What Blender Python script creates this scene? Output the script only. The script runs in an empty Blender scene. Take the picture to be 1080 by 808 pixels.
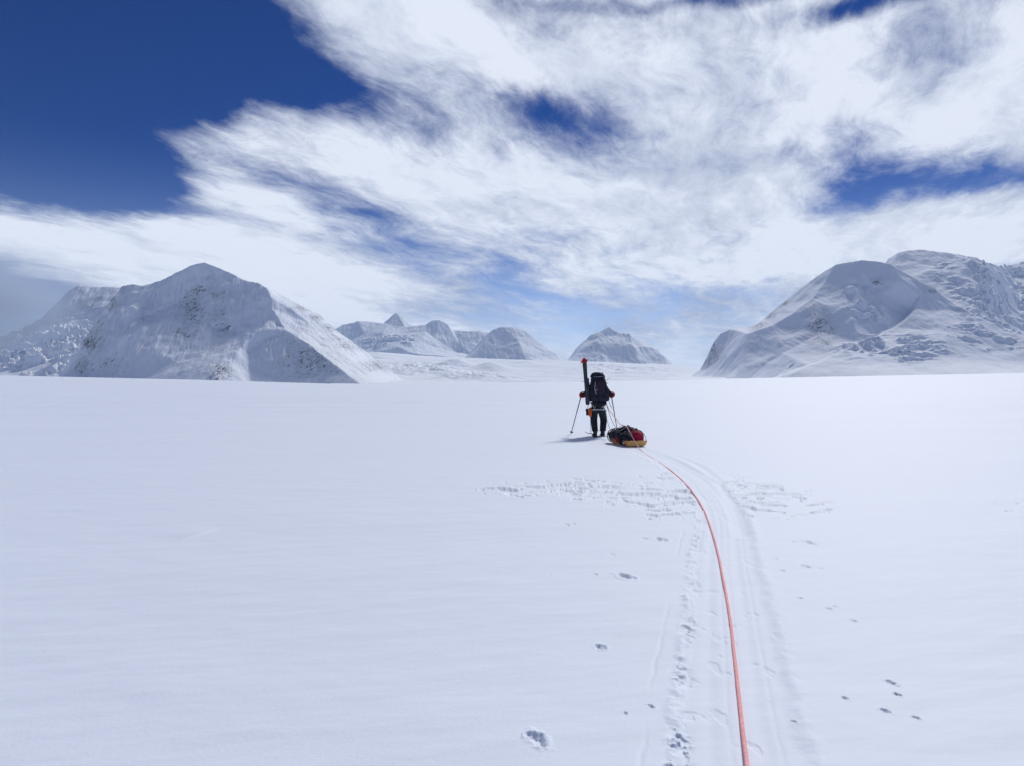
import bpy, bmesh, math, random
import numpy as np
from mathutils import Vector, Matrix

R = math.radians
C = bpy.context.scene.collection
CAM_H = 1.6
FPX = 750.0          # focal length in photograph pixels (1080 wide)
HY = 400.0           # level line

SUN_EL, SUN_AZ = 43.0, 27.0       # azimuth measured from +Y towards +X

# ------------------------------------------------------------------ noise
def _hash(ix, iy, seed):
    h = (ix.astype(np.int64) * 374761393 + iy.astype(np.int64) * 668265263 + seed * 1442695041) & 0xffffffff
    h = ((h ^ (h >> 13)) * 1274126177) & 0xffffffff
    h = (h ^ (h >> 16)) & 0xffffffff
    return h.astype(np.float64) / 4294967296.0 * 2 * math.pi

def pn(x, y, seed=0):
    x = np.asarray(x, float); y = np.asarray(y, float)
    x, y = np.broadcast_arrays(x, y)
    ix = np.floor(x); iy = np.floor(y); fx = x - ix; fy = y - iy
    ux = fx*fx*fx*(fx*(fx*6-15)+10); uy = fy*fy*fy*(fy*(fy*6-15)+10)
    def g(a, b):
        t = _hash(ix+a, iy+b, seed)
        return np.cos(t)*(fx-a) + np.sin(t)*(fy-b)
    a = g(0,0)*(1-ux)+g(1,0)*ux
    b = g(0,1)*(1-ux)+g(1,1)*ux
    return (a*(1-uy)+b*uy)*1.5

def fbm(x, y, seed=0, o=5, rough=.5, lac=2.03):
    s = 0; a = 1; n = 0
    for k in range(o):
        s = s + a*pn(x, y, seed+k*17); n += a; a *= rough; x = x*lac+3.1; y = y*lac+1.7
    return s/n

def ridged(x, y, seed=0, o=5, rough=.5, lac=2.03):
    s = 0; a = 1; n = 0
    for k in range(o):
        s = s + a*(1-2*np.abs(pn(x, y, seed+k*31))); n += a; a *= rough; x = x*lac+5.1; y = y*lac+2.7
    return s/n

def sm(a, b, x):
    t = np.clip((x-a)/(b-a), 0, 1)
    return t*t*(3-2*t)

# ------------------------------------------------------------------ object helpers
def tag(o, label=None, cat=None, group=None, kind=None):
    if label: o['label'] = label
    if cat: o['category'] = cat
    if group: o['group'] = group
    if kind: o['kind'] = kind
    return o

def thing(name, label, cat, loc, group=None, rz=0.0):
    o = bpy.data.objects.new(name, None); C.objects.link(o)
    o.location = loc; o.rotation_euler = (0, 0, rz); o.empty_display_size = .1
    return tag(o, label, cat, group)

def link(name, me, m, parent=None, smooth=True):
    o = bpy.data.objects.new(name, me); C.objects.link(o)
    if m is not None:
        me.materials.clear(); me.materials.append(m)
    if parent: o.parent = parent
    if smooth and len(me.polygons):
        me.polygons.foreach_set('use_smooth', [True]*len(me.polygons))
    return o

def from_bm(name, bm, m, parent=None, smooth=True):
    bmesh.ops.recalc_face_normals(bm, faces=bm.faces)
    me = bpy.data.meshes.new(name); bm.to_mesh(me); bm.free()
    return link(name, me, m, parent, smooth)

def grid_mesh(name, X, Y, Z, wrap=False):
    nr, nc = X.shape
    me = bpy.data.meshes.new(name)
    co = np.stack([X, Y, Z], -1).reshape(-1, 3).astype(np.float32)
    idx = np.arange(nr*nc).reshape(nr, nc)
    if wrap:
        a = idx; idx2 = np.concatenate([idx, idx[:, :1]], 1)
    else:
        idx2 = idx
    q = np.stack([idx2[:-1, :-1], idx2[:-1, 1:], idx2[1:, 1:], idx2[1:, :-1]], -1).reshape(-1, 4)
    # orientation: upward
    p0, p1, p3 = co[q[0, 0]], co[q[0, 1]], co[q[0, 3]]
    if np.cross(p1-p0, p3-p0)[2] < 0: q = q[:, ::-1]
    nq = len(q)
    me.vertices.add(len(co)); me.vertices.foreach_set('co', co.ravel())
    me.loops.add(nq*4); me.loops.foreach_set('vertex_index', q.ravel().astype(np.int32))
    me.polygons.add(nq); me.polygons.foreach_set('loop_start', np.arange(0, nq*4, 4, dtype=np.int32))
    try: me.polygons.foreach_set('loop_total', np.full(nq, 4, dtype=np.int32))
    except Exception: pass
    me.polygons.foreach_set('use_smooth', np.ones(nq, dtype=bool))
    me.update(calc_edges=True)
    return me

def attr(me, name, arr):
    a = me.attributes.new(name, 'FLOAT', 'POINT')
    a.data.foreach_set('value', np.asarray(arr, np.float32).ravel())

# ------------------------------------------------------------------ node helpers
class NT:
    def __init__(s, tree): s.t = tree; s.n = tree.nodes; s.l = tree.links
    def put(s, inp, v):
        if isinstance(v, bpy.types.NodeSocket): s.l.new(v, inp)
        elif v is not None: inp.default_value = v
    def m(s, op, a=None, b=None, c=None, clamp=False):
        n = s.n.new('ShaderNodeMath'); n.operation = op; n.use_clamp = clamp
        for i, v in enumerate((a, b, c)):
            if v is not None: s.put(n.inputs[i], v)
        return n.outputs[0]
    def vm(s, op, a=None, b=None, sc=None):
        n = s.n.new('ShaderNodeVectorMath'); n.operation = op
        if a is not None: s.put(n.inputs[0], a)
        if b is not None: s.put(n.inputs[1], b)
        if sc is not None: s.put(n.inputs['Scale'], sc)
        return n.outputs['Value'] if op in ('LENGTH', 'DOT_PRODUCT') else n.outputs[0]
    def xyz(s, x, y, z=0.0):
        n = s.n.new('ShaderNodeCombineXYZ')
        for i, v in enumerate((x, y, z)): s.put(n.inputs[i], v)
        return n.outputs[0]
    def sep(s, v):
        n = s.n.new('ShaderNodeSeparateXYZ'); s.put(n.inputs[0], v); return n.outputs
    def noise(s, vec, scale, detail=4, rough=.5, dist=0.0, lac=2.0, dim='3D'):
        n = s.n.new('ShaderNodeTexNoise'); n.noise_dimensions = dim
        s.put(n.inputs['Vector'], vec)
        n.inputs['Scale'].default_value = scale; n.inputs['Detail'].default_value = detail
        n.inputs['Roughness'].default_value = rough; n.inputs['Distortion'].default_value = dist
        n.inputs['Lacunarity'].default_value = lac
        return n.outputs['Fac']
    def smooth(s, v, a, b, lo=0.0, hi=1.0):
        n = s.n.new('ShaderNodeMapRange'); n.interpolation_type = 'SMOOTHSTEP'
        s.put(n.inputs['Value'], v)
        n.inputs['From Min'].default_value = a; n.inputs['From Max'].default_value = b
        n.inputs['To Min'].default_value = lo; n.inputs['To Max'].default_value = hi
        return n.outputs[0]
    def mapping(s, v, loc=(0,0,0), rot=(0,0,0), scale=(1,1,1), typ='POINT'):
        n = s.n.new('ShaderNodeMapping'); n.vector_type = typ
        s.put(n.inputs['Vector'], v)
        n.inputs['Location'].default_value = loc; n.inputs['Rotation'].default_value = rot; n.inputs['Scale'].default_value = scale
        return n.outputs[0]
    def mix(s, f, a, b):
        n = s.n.new('ShaderNodeMix'); n.data_type = 'RGBA'; n.clamp_factor = True
        s.put(n.inputs['Factor'], f)
        for k, v in (('A', a), ('B', b)):
            i = [x for x in n.inputs if x.name == k and x.type == 'RGBA'][0]
            if isinstance(v, bpy.types.NodeSocket): s.l.new(v, i)
            else: i.default_value = (*v, 1)
        return [o for o in n.outputs if o.type == 'RGBA'][0]
    def attr(s, name):
        n = s.n.new('ShaderNodeAttribute'); n.attribute_name = name; return n.outputs['Fac']

def new_mat(name):
    m = bpy.data.materials.new(name); m.use_nodes = True
    m.node_tree.nodes.clear()
    t = NT(m.node_tree)
    out = t.n.new('ShaderNodeOutputMaterial'); b = t.n.new('ShaderNodeBsdfPrincipled')
    t.l.new(b.outputs[0], out.inputs['Surface'])
    return m, t, b

def fabric(name, col, col2=None, rough=.85, scale=60, bump=.25, wrinkle=9, spec=.3):
    """woven cloth: colour mottling, coarse wrinkles and a fine weave"""
    m, t, b = new_mat(name)
    co = t.n.new('ShaderNodeTexCoord').outputs['Object']
    n1 = t.noise(co, wrinkle, 4, .55, .6); n2 = t.noise(co, scale*4, 2, .5)
    col2 = col2 or tuple(min(1, c*1.45+.01) for c in col)
    t.l.new(t.mix(t.smooth(n1, .35, .7), col, col2), b.inputs['Base Color'])
    b.inputs['Roughness'].default_value = rough
    b.inputs['Specular IOR Level'].default_value = spec
    bp = t.n.new('ShaderNodeBump'); bp.inputs['Strength'].default_value = bump; bp.inputs['Distance'].default_value = .02
    t.l.new(t.m('ADD', n1, t.m('MULTIPLY', n2, .15)), bp.inputs['Height'])
    t.l.new(bp.outputs[0], b.inputs['Normal'])
    return m

def hard(name, col, rough=.35, metal=0.0, scuff=.25):
    m, t, b = new_mat(name)
    co = t.n.new('ShaderNodeTexCoord').outputs['Object']
    n1 = t.noise(co, 25, 5, .6)
    t.l.new(t.mix(t.smooth(n1, .45, .75), col, tuple(c*(1-scuff)+.6*scuff for c in col)), b.inputs['Base Color'])
    t.l.new(t.m('ADD', t.m('MULTIPLY', n1, .3), rough-.1), b.inputs['Roughness'])
    b.inputs['Metallic'].default_value = metal
    return m

# ------------------------------------------------------------------ snow materials
SNOW = (.80, .862, .962)
FRESH = (.85, .895, .975)
def make_ground_mat():
    m, t, b = new_mat('wind_packed_snow')
    geo = t.n.new('ShaderNodeNewGeometry'); P = geo.outputs['Position']
    dist = t.vm('LENGTH', P)
    n_big = t.noise(t.mapping(P, rot=(0,0,R(-20)), scale=(.05,.35,1)), 1.0, 4, .55)
    n_mid = t.noise(t.mapping(P, rot=(0,0,R(-14)), scale=(.7,2.6,1)), 1.0, 5, .6, .4)
    n_fine = t.noise(P, 38, 4, .65)
    n_grain = t.noise(P, 240, 2, .6)
    c = t.mix(t.smooth(n_big, .3, .7), tuple(v*.985 for v in SNOW), SNOW)
    t.l.new(c, b.inputs['Base Color'])
    b.inputs['Roughness'].default_value = .62
    b.inputs['Specular IOR Level'].default_value = .25
    b.inputs['Sheen Weight'].default_value = .05
    near = t.smooth(dist, 2, 14, 1, 0); mid = t.smooth(dist, 5, 90, 1, .0)
    h = t.m('MULTIPLY', n_mid, t.m('MULTIPLY', mid, .0045))
    h = t.m('ADD', h, t.m('MULTIPLY', n_fine, t.m('MULTIPLY', near, .0016)))
    h = t.m('ADD', h, t.m('MULTIPLY', n_grain, t.m('MULTIPLY', near, .0007)))
    bp = t.n.new('ShaderNodeBump'); bp.inputs['Strength'].default_value = 1; bp.inputs['Distance'].default_value = 1
    t.l.new(h, bp.inputs['Height']); t.l.new(bp.outputs[0], b.inputs['Normal'])
    return m

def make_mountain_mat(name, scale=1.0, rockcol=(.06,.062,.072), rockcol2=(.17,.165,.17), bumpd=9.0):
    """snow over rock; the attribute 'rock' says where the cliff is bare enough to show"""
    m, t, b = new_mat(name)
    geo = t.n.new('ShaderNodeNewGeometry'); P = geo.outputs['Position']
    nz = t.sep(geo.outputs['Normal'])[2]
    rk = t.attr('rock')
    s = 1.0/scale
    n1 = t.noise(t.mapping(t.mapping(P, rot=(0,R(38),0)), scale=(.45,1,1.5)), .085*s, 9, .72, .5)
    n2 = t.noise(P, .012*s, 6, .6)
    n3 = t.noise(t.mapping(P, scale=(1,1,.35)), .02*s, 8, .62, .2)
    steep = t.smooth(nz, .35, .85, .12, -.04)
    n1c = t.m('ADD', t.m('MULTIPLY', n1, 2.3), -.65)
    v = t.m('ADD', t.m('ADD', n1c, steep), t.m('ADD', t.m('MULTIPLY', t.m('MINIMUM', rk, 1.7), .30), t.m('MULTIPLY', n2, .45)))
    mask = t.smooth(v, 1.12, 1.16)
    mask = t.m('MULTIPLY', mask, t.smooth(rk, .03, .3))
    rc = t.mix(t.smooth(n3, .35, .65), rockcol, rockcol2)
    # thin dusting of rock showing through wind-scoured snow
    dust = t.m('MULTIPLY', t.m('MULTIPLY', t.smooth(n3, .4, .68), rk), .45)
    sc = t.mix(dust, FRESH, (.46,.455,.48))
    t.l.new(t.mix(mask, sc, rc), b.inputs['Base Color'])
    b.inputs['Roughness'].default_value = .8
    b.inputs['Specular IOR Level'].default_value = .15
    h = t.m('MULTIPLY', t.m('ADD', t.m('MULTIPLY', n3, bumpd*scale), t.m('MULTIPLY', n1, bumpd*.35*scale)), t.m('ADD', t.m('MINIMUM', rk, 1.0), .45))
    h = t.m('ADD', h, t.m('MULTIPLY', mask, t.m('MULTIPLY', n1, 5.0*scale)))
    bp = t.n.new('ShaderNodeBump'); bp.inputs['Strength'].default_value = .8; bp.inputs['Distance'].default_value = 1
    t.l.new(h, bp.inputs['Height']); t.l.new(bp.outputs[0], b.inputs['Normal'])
    return m

# ------------------------------------------------------------------ ground sheet
def GP(px, py):
    """the level snow point seen at a photograph pixel"""
    Y = FPX*CAM_H/(py-HY)
    return np.array([(px-540)/FPX*Y, Y])

TRACK = [GP(782,860)*1.0] + [GP(*p) for p in ((782,808),(777,720),(769,650),(765,590),(765,556),(757,530),(738,508),(712,492),(690,481),(668,472.5))]
TRACK += [np.array([2.62, 18.2]), np.array([2.47, 20.0])]
TRACK[0] = np.array([.72, 1.6])
TRACK.insert(0, np.array([.35, -3.0]))

def resample(pts, n):
    pts = np.array(pts, float)
    d = np.r_[0, np.cumsum(np.linalg.norm(np.diff(pts, axis=0), axis=1))]
    # catmull-like smooth interpolation
    u = np.linspace(0, d[-1], n)
    out = np.stack([np.interp(u, d, pts[:, k]) for k in range(pts.shape[1])], -1)
    for _ in range(max(1, n//20)):
        out[1:-1] = (out[:-2] + 2*out[1:-1] + out[2:])/4
    return out
TRK = resample(TRACK, 90)

def poly_dist(X, Y, pts):
    best = np.full(X.shape, 1e9); side = np.zeros(X.shape); along = np.zeros(X.shape)
    acc = 0.0
    for a, b in zip(pts[:-1], pts[1:]):
        d = b[:2]-a[:2]; L = math.hypot(*d)
        if L < 1e-9: continue
        t = np.clip(((X-a[0])*d[0]+(Y-a[1])*d[1])/L**2, 0, 1)
        ex = X-(a[0]+t*d[0]); ey = Y-(a[1]+t*d[1])
        dd = np.hypot(ex, ey); k = dd < best
        best = np.where(k, dd, best)
        side = np.where(k, np.sign((X-a[0])*d[1]-(Y-a[1])*d[0]), side)   # + : right of the direction of travel
        along = np.where(k, acc+t*L, along)
        acc += L
    return best, side, along

# small marks broken into the crust: pixel, width in pixels, depth
PITS = [(566,780,26,.020),(634,682,15,.016),(660,608,21,.02),(628,606,7,.012),(697,569,16,.02),(679,568,9,.015),(660,752,6,.012),(687,745,8,.012),
        (712,785,22,.006),(941,720,11,.02),(948,733,8,.016),(893,737,8,.01),(935,750,10,.012),(968,757,9,.012),(838,760,6,.012),(844,632,8,.01),
        (875,643,7,.01),(882,641,6,.008),(901,655,8,.013),(852,573,20,.014),(838,572,9,.012),(818,590,5,.01),(826,602,6,.012),(850,598,12,.012),(866,600,7,.01),
        (598,554,9,.014),(605,553,7,.012),(645,585,10,.006),(1066,539,9,.02),(1052,530,6,.012),(720,718,5,.006),(760,690,6,.004),
        (835,545,8,.014),(842,525,16,.016),(775,500,9,.01),(1075,531,7,.012),(580,606,5,.004),(730,652,5,.01),(732,640,5,.009),(727,676,7,.008)]

def horizon_px(px):
    """height of the snowfield's skyline in the photograph"""
    return np.interp(px, [-400,0,200,370,430,560,700,740,900,1080,1500], [389,395,399.5,404.5,405,402.5,400.5,399,396,392.5,388])

def ground_height(X, Y):
    r = np.hypot(X, Y)
    az = np.arctan2(X, np.maximum(Y, 1e-3)); az = np.where(Y <= 0, np.sign(X)*R(70), az)
    az = np.clip(az, R(-50), R(50))
    px = 540+FPX*np.tan(az)
    slope = (HY-horizon_px(px))/FPX*np.cos(az)
    # gentle rise far off that makes the skyline, level snow around the track
    ramp = sm(30, 900, r)
    h = ramp*r*slope
    h += ramp*(1-sm(2600, 6000, r))*1.6*0
    # the field falls away slightly behind its crest
    h -= sm(1700, 3500, r)*8*(1-sm(410, 480, px)*(1-sm(690, 760, px)))
    h += sm(60, 400, r)*(fbm(X/160, Y/90, 3, 4)*.9)*sm(60, 400, r)*(1-sm(900, 1800, r)*.6)
    # near drifts
    c, s = math.cos(R(14)), math.sin(R(14)); A = X*c+Y*s; B = -X*s+Y*c
    lo = sm(3, 25, r)
    h += lo*(1-sm(300, 900, r))*(.10*fbm(A/16, B/5, 11, 4)) * sm(10, 60, r)*2
    h += .014*fbm(A/3.4, B/1.3, 12, 4)*(1-sm(60, 200, r))
    h += .006*fbm(A/.7, B/.25, 13, 3)*(1-sm(14, 40, r))
    # low scarps of wind crust (far left)
    for (p0, p1, hh) in (((185,571),(232,557),.035), ((150,468),(205,461),.05), ((100,472),(160,466),.03),((5,455),(60,452),.03),((0,492),(24,490),.03)):
        a = GP(*p0); b = GP(*p1)
        d, sd, al = poly_dist(X, Y, [a, b]); L = np.hypot(*(b-a))
        w = np.clip(np.sin(np.clip(al/L, 0, 1)*math.pi), 0, 1)
        jit = fbm(X*1.7, Y*1.7, 21, 3)*.25
        h += .6*hh*w*np.where(sd > 0, 1-sm(0, .05, d+jit*.02), 1-sm(0, .45, d))*(.5+.5*sm(-.1, .2, jit))
    near = r < 40
    Xn, Yn = X[near], Y[near]
    tx = np.interp(Yn, TRK[:,1], TRK[:,0]); cl = np.abs(Xn-tx) < 1.3
    d = np.full(Xn.shape, 9.0); sd = np.ones(Xn.shape); al = np.zeros(Xn.shape)
    d[cl], sd[cl], al[cl] = poly_dist(Xn[cl], Yn[cl], TRK)
    sd = sd*d
    wob = fbm(al*2.2, al*0+.5, 31, 4)*.03 + fbm(Xn*6, Yn*6, 32, 3)*.014
    q = sd+wob*1.1
    fade = sm(-4, 1, Yn)
    soft = 1-.55*sm(13, 18, Yn)
    wl = -.255; wr = .27
    inside = sm(wl-.018, wl+.022, q)*(1-sm(wr-.05, wr+.05, q))
    dh = -.010*inside
    dh += .007*np.exp(-((q-wl+.035)/.03)**2)*(1+2.2*fbm(Xn*9, Yn*9, 33, 3))
    dh += .004*np.exp(-((q-wr-.04)/.06)**2)*(1+1.6*fbm(Xn*7, Yn*7, 34, 3))
    # ski and runner grooves
    for g, dp, w in ((-.13,.004,.035),(-.045,.002,.012),(.10,.0045,.04),(.165,.002,.012),(.02,.0015,.015)):
        dh -= dp*np.exp(-(((sd+wob*.25)-g)/w)**2)
    # broken crumbs along the left rim
    cr = sm(.22, .4, ridged(Xn*11, Yn*11, 36, 3))*np.exp(-((q-wl+.01)/.045)**2)*sm(-.1, .25, fbm(Xn*1.5, Yn*2.1, 37, 2)+.1)
    dh -= .014*cr
    # faint older outer edge left of the track, and pole/boot pocks in the bed
    dh -= .003*np.exp(-((q+.42)/.012)**2)*sm(-.1, .2, fbm(Xn*.8, Yn*.8, 38, 2))
    bed = sm(.30, .45, fbm(Xn*7.5, Yn*4, 39, 3)); dh -= .004*bed*inside
    dh *= fade*soft
    # the arc of a second trail at the right bend
    arc = resample([GP(*p) for p in ((690,476),(718,483),(742,494),(762,512),(775,535),(784,565))], 40)
    ca = (Yn > 5) & (Yn < 17) & (Xn > 1.5) & (Xn < 4.5)
    d2 = np.full(Xn.shape, 9.0); a2 = np.zeros(Xn.shape)
    d2[ca], _, a2[ca] = poly_dist(Xn[ca], Yn[ca], arc)
    dh -= .007*np.exp(-((d2+wob*.3)/.06)**2)*sm(0, 2, a2)
    dh += .004*np.exp(-((d2-.12)/.06)**2)
    # broken crust: plates lifted and holes, in two lobes beside the bend
    def lobe(cx, cy, rx, ry, ang=0):
        c0 = GP(cx, cy); a = Xn-c0[0]; b = Yn-c0[1]
        ca, sa = math.cos(ang), math.sin(ang); a, b = a*ca+b*sa, -a*sa+b*ca
        return np.exp(-((a/rx)**2+(b/ry)**2)**1.5)
    m = np.maximum.reduce([lobe(600,516,1.0,1.05), lobe(545,517,.55,.75)*.95, lobe(690,528,.75,1.35), lobe(812,520,.58,1.3), lobe(790,532,.5,.9)*.9, lobe(665,516,.6,.9)*.8, lobe(700,505,.4,.8)*.6])
    m = m*(1-.75*inside)
    wx = fbm(Xn*1.3, Yn*1.3, 41, 3)*.5; wy = fbm(Xn*1.3, Yn*1.3, 42, 3)*.5
    pl = fbm((Xn*.97+Yn*.2+wx)*2.3, (Yn*.97-Xn*.2+wy)*3.6, 43, 5, .56)
    th = .42-.52*np.clip(m, 0, 1)
    hole = sm(th, th+.045, pl)*sm(.08, .3, m)
    dh -= .042*hole*(.6+.9*fbm(Xn*2, Yn*2, 48, 3))
    dh += .003*np.exp(-((pl-th+.02)/.04)**2)*sm(.15, .5, m)
    dh += .002*sm(.2, .5, ridged((Xn+wx)*5, (Yn+wy)*3.5, 44, 4))*sm(.1, .5, m)
    # footprint around the walker
    for (fx, fy) in ((2.36,19.72),(2.40,18.9),(2.55,18.55),(2.63,19.3),(2.40,20.3),(2.62,20.7)):
        dh -= .035*np.exp(-(((Xn-fx)/.10)**2+((Yn-fy)/.2)**2)**2)
    for k, (px, py, w, dp) in enumerate(PITS):
        c0 = GP(px, py); rad = w/2/FPX*c0[1]
        a = (Xn-c0[0]); b = (Yn-c0[1])
        sel = (np.abs(a) < rad*3) & (np.abs(b) < rad*4)
        if not sel.any(): continue
        a, b = a[sel], b[sel]
        ja = fbm(a/rad*1.1+k*7, b/rad*1.1, 50+k, 3)*.45
        e = np.hypot((a+.3*b)/rad, b/rad/1.5)+ja
        pit = -dp*.95*(1-sm(.35, .85, e))*(.6+.8*sm(-.3, .3, fbm(a/rad*1.6+k*3, b/rad*1.6, 70+k, 3)))
        lip = dp*.25*np.exp(-((e-.95)/.2)**2)*sm(-.2, .6, fbm(a/rad+3, b/rad+k, 60+k, 2)+.3)
        tmp = np.zeros(sel.shape); tmp[sel] = pit+lip
        dh += tmp
    h[near] += dh
    return h

# radii: about one row per picture row near, then geometric to the far rim
rr = [0.0]
pys = np.linspace(1750, 408.0, 1)
r_near = FPX*CAM_H/np.concatenate([np.linspace(1400, 425, 120)[:-1], np.linspace(425, 70, 600)[:-1]/1.0, np.linspace(70, 9, 190)])
r_far = np.geomspace(r_near[-1]*1.03, 26000, 110)
rad = np.r_[.02, .3, .6, r_near, r_far]
azf = np.linspace(R(-40), R(40), 1240)
azs = np.concatenate([np.linspace(R(-180), R(-62), 30)[:-1], np.linspace(R(-62), R(-40), 90)[:-1], azf, np.linspace(R(40), R(62), 90)[1:], np.linspace(R(62), R(180), 30)[1:-1]])
RR, AA = np.meshgrid(rad, azs, indexing='ij')
GX, GY = RR*np.sin(AA), RR*np.cos(AA)
GZ = ground_height(GX, GY)
me = grid_mesh('ground', GX, GY, GZ, wrap=True)
ground = link('ground', me, make_ground_mat(), smooth=False)
tag(ground, 'flat wind-packed white snowfield with a sled trail and broken crust', kind='structure')

# ------------------------------------------------------------------ mountains
def W(px, py, D):
    return np.array([(px-540)/FPX*D, D, CAM_H+(HY-py)/FPX*D])

from mathutils.geometry import delaunay_2d_cdt

def tin(X, Y, lines, pts, zoff=None):
    """height over plan position from break lines and single points, each (px, py, depth)"""
    vs, es, zs = [], [], []
    def add(p):
        w = W(*p) if len(p) == 3 else np.array([(p[0]-540)/FPX*p[2], p[2], p[3]])
        for i, v in enumerate(vs):
            if abs(v[0]-w[0]) < 3 and abs(v[1]-w[1]) < 3: return i
        vs.append((float(w[0]), float(w[1]))); zs.append(float(w[2])); return len(vs)-1
    for ln in lines:
        ids = [add(p) for p in ln]
        es += [(i, j) for i, j in zip(ids[:-1], ids[1:]) if i != j]
    for p in pts: add(p)
    ov, oe, of, iv, ie, if_ = delaunay_2d_cdt([Vector(v) for v in vs], es, [], 0, .5)
    za = []
    for k, o in enumerate(ov):
        if iv[k]: za.append(np.mean([zs[i] for i in iv[k]]))
        else:
            d = [((o[0]-v[0])**2+(o[1]-v[1])**2, z) for v, z in zip(vs, zs)]
            d.sort(); wgt = [1/(q[0]+1) for q in d[:2]]; za.append(sum(a*q[1] for a, q in zip(wgt, d))/sum(wgt))
    H = np.full(X.shape, np.nan)
    for f in of:
        for k in range(1, len(f)-1):
            A, B, Cc = f[0], f[k], f[k+1]
            (x1,y1),(x2,y2),(x3,y3) = ov[A], ov[B], ov[Cc]
            sel = (X >= min(x1,x2,x3)-1) & (X <= max(x1,x2,x3)+1) & (Y >= min(y1,y2,y3)-1) & (Y <= max(y1,y2,y3)+1)
            if not sel.any(): continue
            xs, ys = X[sel], Y[sel]
            det = (y2-y3)*(x1-x3)+(x3-x2)*(y1-y3)
            if abs(det) < 1e-6: continue
            l1 = ((y2-y3)*(xs-x3)+(x3-x2)*(ys-y3))/det; l2 = ((y3-y1)*(xs-x3)+(x1-x3)*(ys-y3))/det; l3 = 1-l1-l2
            ok = (l1 > -1e-4) & (l2 > -1e-4) & (l3 > -1e-4)
            z = l1*za[A]+l2*za[B]+l3*za[Cc]
            h = H[sel]; h[ok] = z[ok]; H[sel] = h
    return H

def blur(H, n):
    for _ in range(n):
        P_ = np.pad(H, 1, mode='edge')
        H = (P_[1:-1,1:-1]*4+(P_[:-2,1:-1]+P_[2:,1:-1]+P_[1:-1,:-2]+P_[1:-1,2:])*2+P_[:-2,:-2]+P_[:-2,2:]+P_[2:,:-2]+P_[2:,2:])/16
    return H

def build_mountain(name, label, u0, u1, D0, D1, nu, nd, skyline, lines, pts, mat, rocks, back=700, namp=1.0, nsc=1.0, nb=1, base=-45, seed=0, bumps=(), rough=(), wamp=1.0, flute=1.0):
    px = np.linspace(u0, u1, nu); D = np.linspace(D0, D1, nd)
    DD, PX = np.meshgrid(D, px, indexing='ij')
    X = (PX-540)/FPX*DD; Y = DD.copy()
    wx = (fbm(X/(300*nsc), Y/(300*nsc), seed+1, 4, .42)*30+fbm(X/(60*nsc), Y/(60*nsc), seed+8, 3)*6)*nsc*wamp
    wy = (fbm(X/(300*nsc), Y/(300*nsc), seed+2, 4, .42)*42+fbm(X/(60*nsc), Y/(60*nsc), seed+9, 3)*8)*nsc*wamp
    backs = [(p[0], 0, p[2]+back, base) for p in skyline]
    H = tin(X+wx, Y+wy, [skyline]+list(lines), list(pts)+backs)
    H = np.where(np.isnan(H), base, H)
    H = blur(H, nb)
    gy = np.abs(np.gradient(H, axis=0))/np.maximum(1, np.abs(np.gradient(Y, axis=0)))
    steep = sm(.25, .8, gy); steep = blur(steep, 8)
    q = np.clip(sm(-20, 120, H), 0, 1)
    amp = namp*q
    H = H + amp*fbm(X/(170*nsc), Y/(170*nsc), seed+4, 7, .5)*(5+7*steep)*nsc
    # runnels down the steep faces: stretched along the fall line (mostly towards the viewer)
    lean = X+.22*Y
    H = H + amp*flute*steep*(ridged(lean/(34*nsc)+fbm(X/(90*nsc), Y/(90*nsc), seed+5, 3)*.5, Y/(300*nsc), seed+3, 5, .55)-.3)*5.0*nsc
    H = H + amp*(.25+steep)*ridged(X/(50*nsc), Y/(80*nsc), seed+6, 5, .55)*2.2*nsc
    for (bx, by, bD, rx, ry, a) in bumps:
        w = W(bx, by, bD)
        jx = fbm(X/40, Y/40, seed+21, 3)*rx*.6; jy = fbm(X/40, Y/40, seed+22, 3)*ry*.6
        e = np.hypot((X+jx-w[0])/rx, (Y+jy-w[1])/ry)
        H = H + a*(1-sm(.25, 1.15, e))
    PY = HY-(H-CAM_H)/DD*FPX
    for (cx, cy, rx, ry, a, sx, sy) in rough:
        m = np.clip(np.exp(-(((PX-cx)/rx)**2+((PY-cy)/ry)**2)**2), 0, 1)
        m = m*sm(-.25, .2, fbm(X/(170*nsc), Y/(110*nsc), seed+33, 3))
        t_ = fbm(X/sx+fbm(X/90, Y/90, seed+35, 3), Y/sy, seed+31, 5, .5)
        H = H + m*a*(sm(-.12, .12, t_)+.5*sm(.15, .3, t_)+.5*t_)
    eg = np.minimum.reduce([sm(u0, u0+(u1-u0)*.02, PX), 1-sm(u1-(u1-u0)*.02, u1, PX), sm(D0, D0+(D1-D0)*.03, DD), 1-sm(D1-(D1-D0)*.04, D1, DD)])
    H = H*eg + (base-20)*(1-eg)
    me = grid_mesh(name, X, Y, H)
    PY = HY-(H-CAM_H)/DD*FPX
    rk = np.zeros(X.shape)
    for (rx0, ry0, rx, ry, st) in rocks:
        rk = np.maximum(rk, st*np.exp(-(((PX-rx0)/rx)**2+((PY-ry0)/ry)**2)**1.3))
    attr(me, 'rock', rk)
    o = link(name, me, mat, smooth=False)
    return tag(o, label, kind='structure')

mat_near = make_mountain_mat('snow_and_rock_near', 1.0)
mat_far = make_mountain_mat('snow_and_rock_far', 2.4, (.17,.16,.17), (.26,.24,.24))

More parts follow.
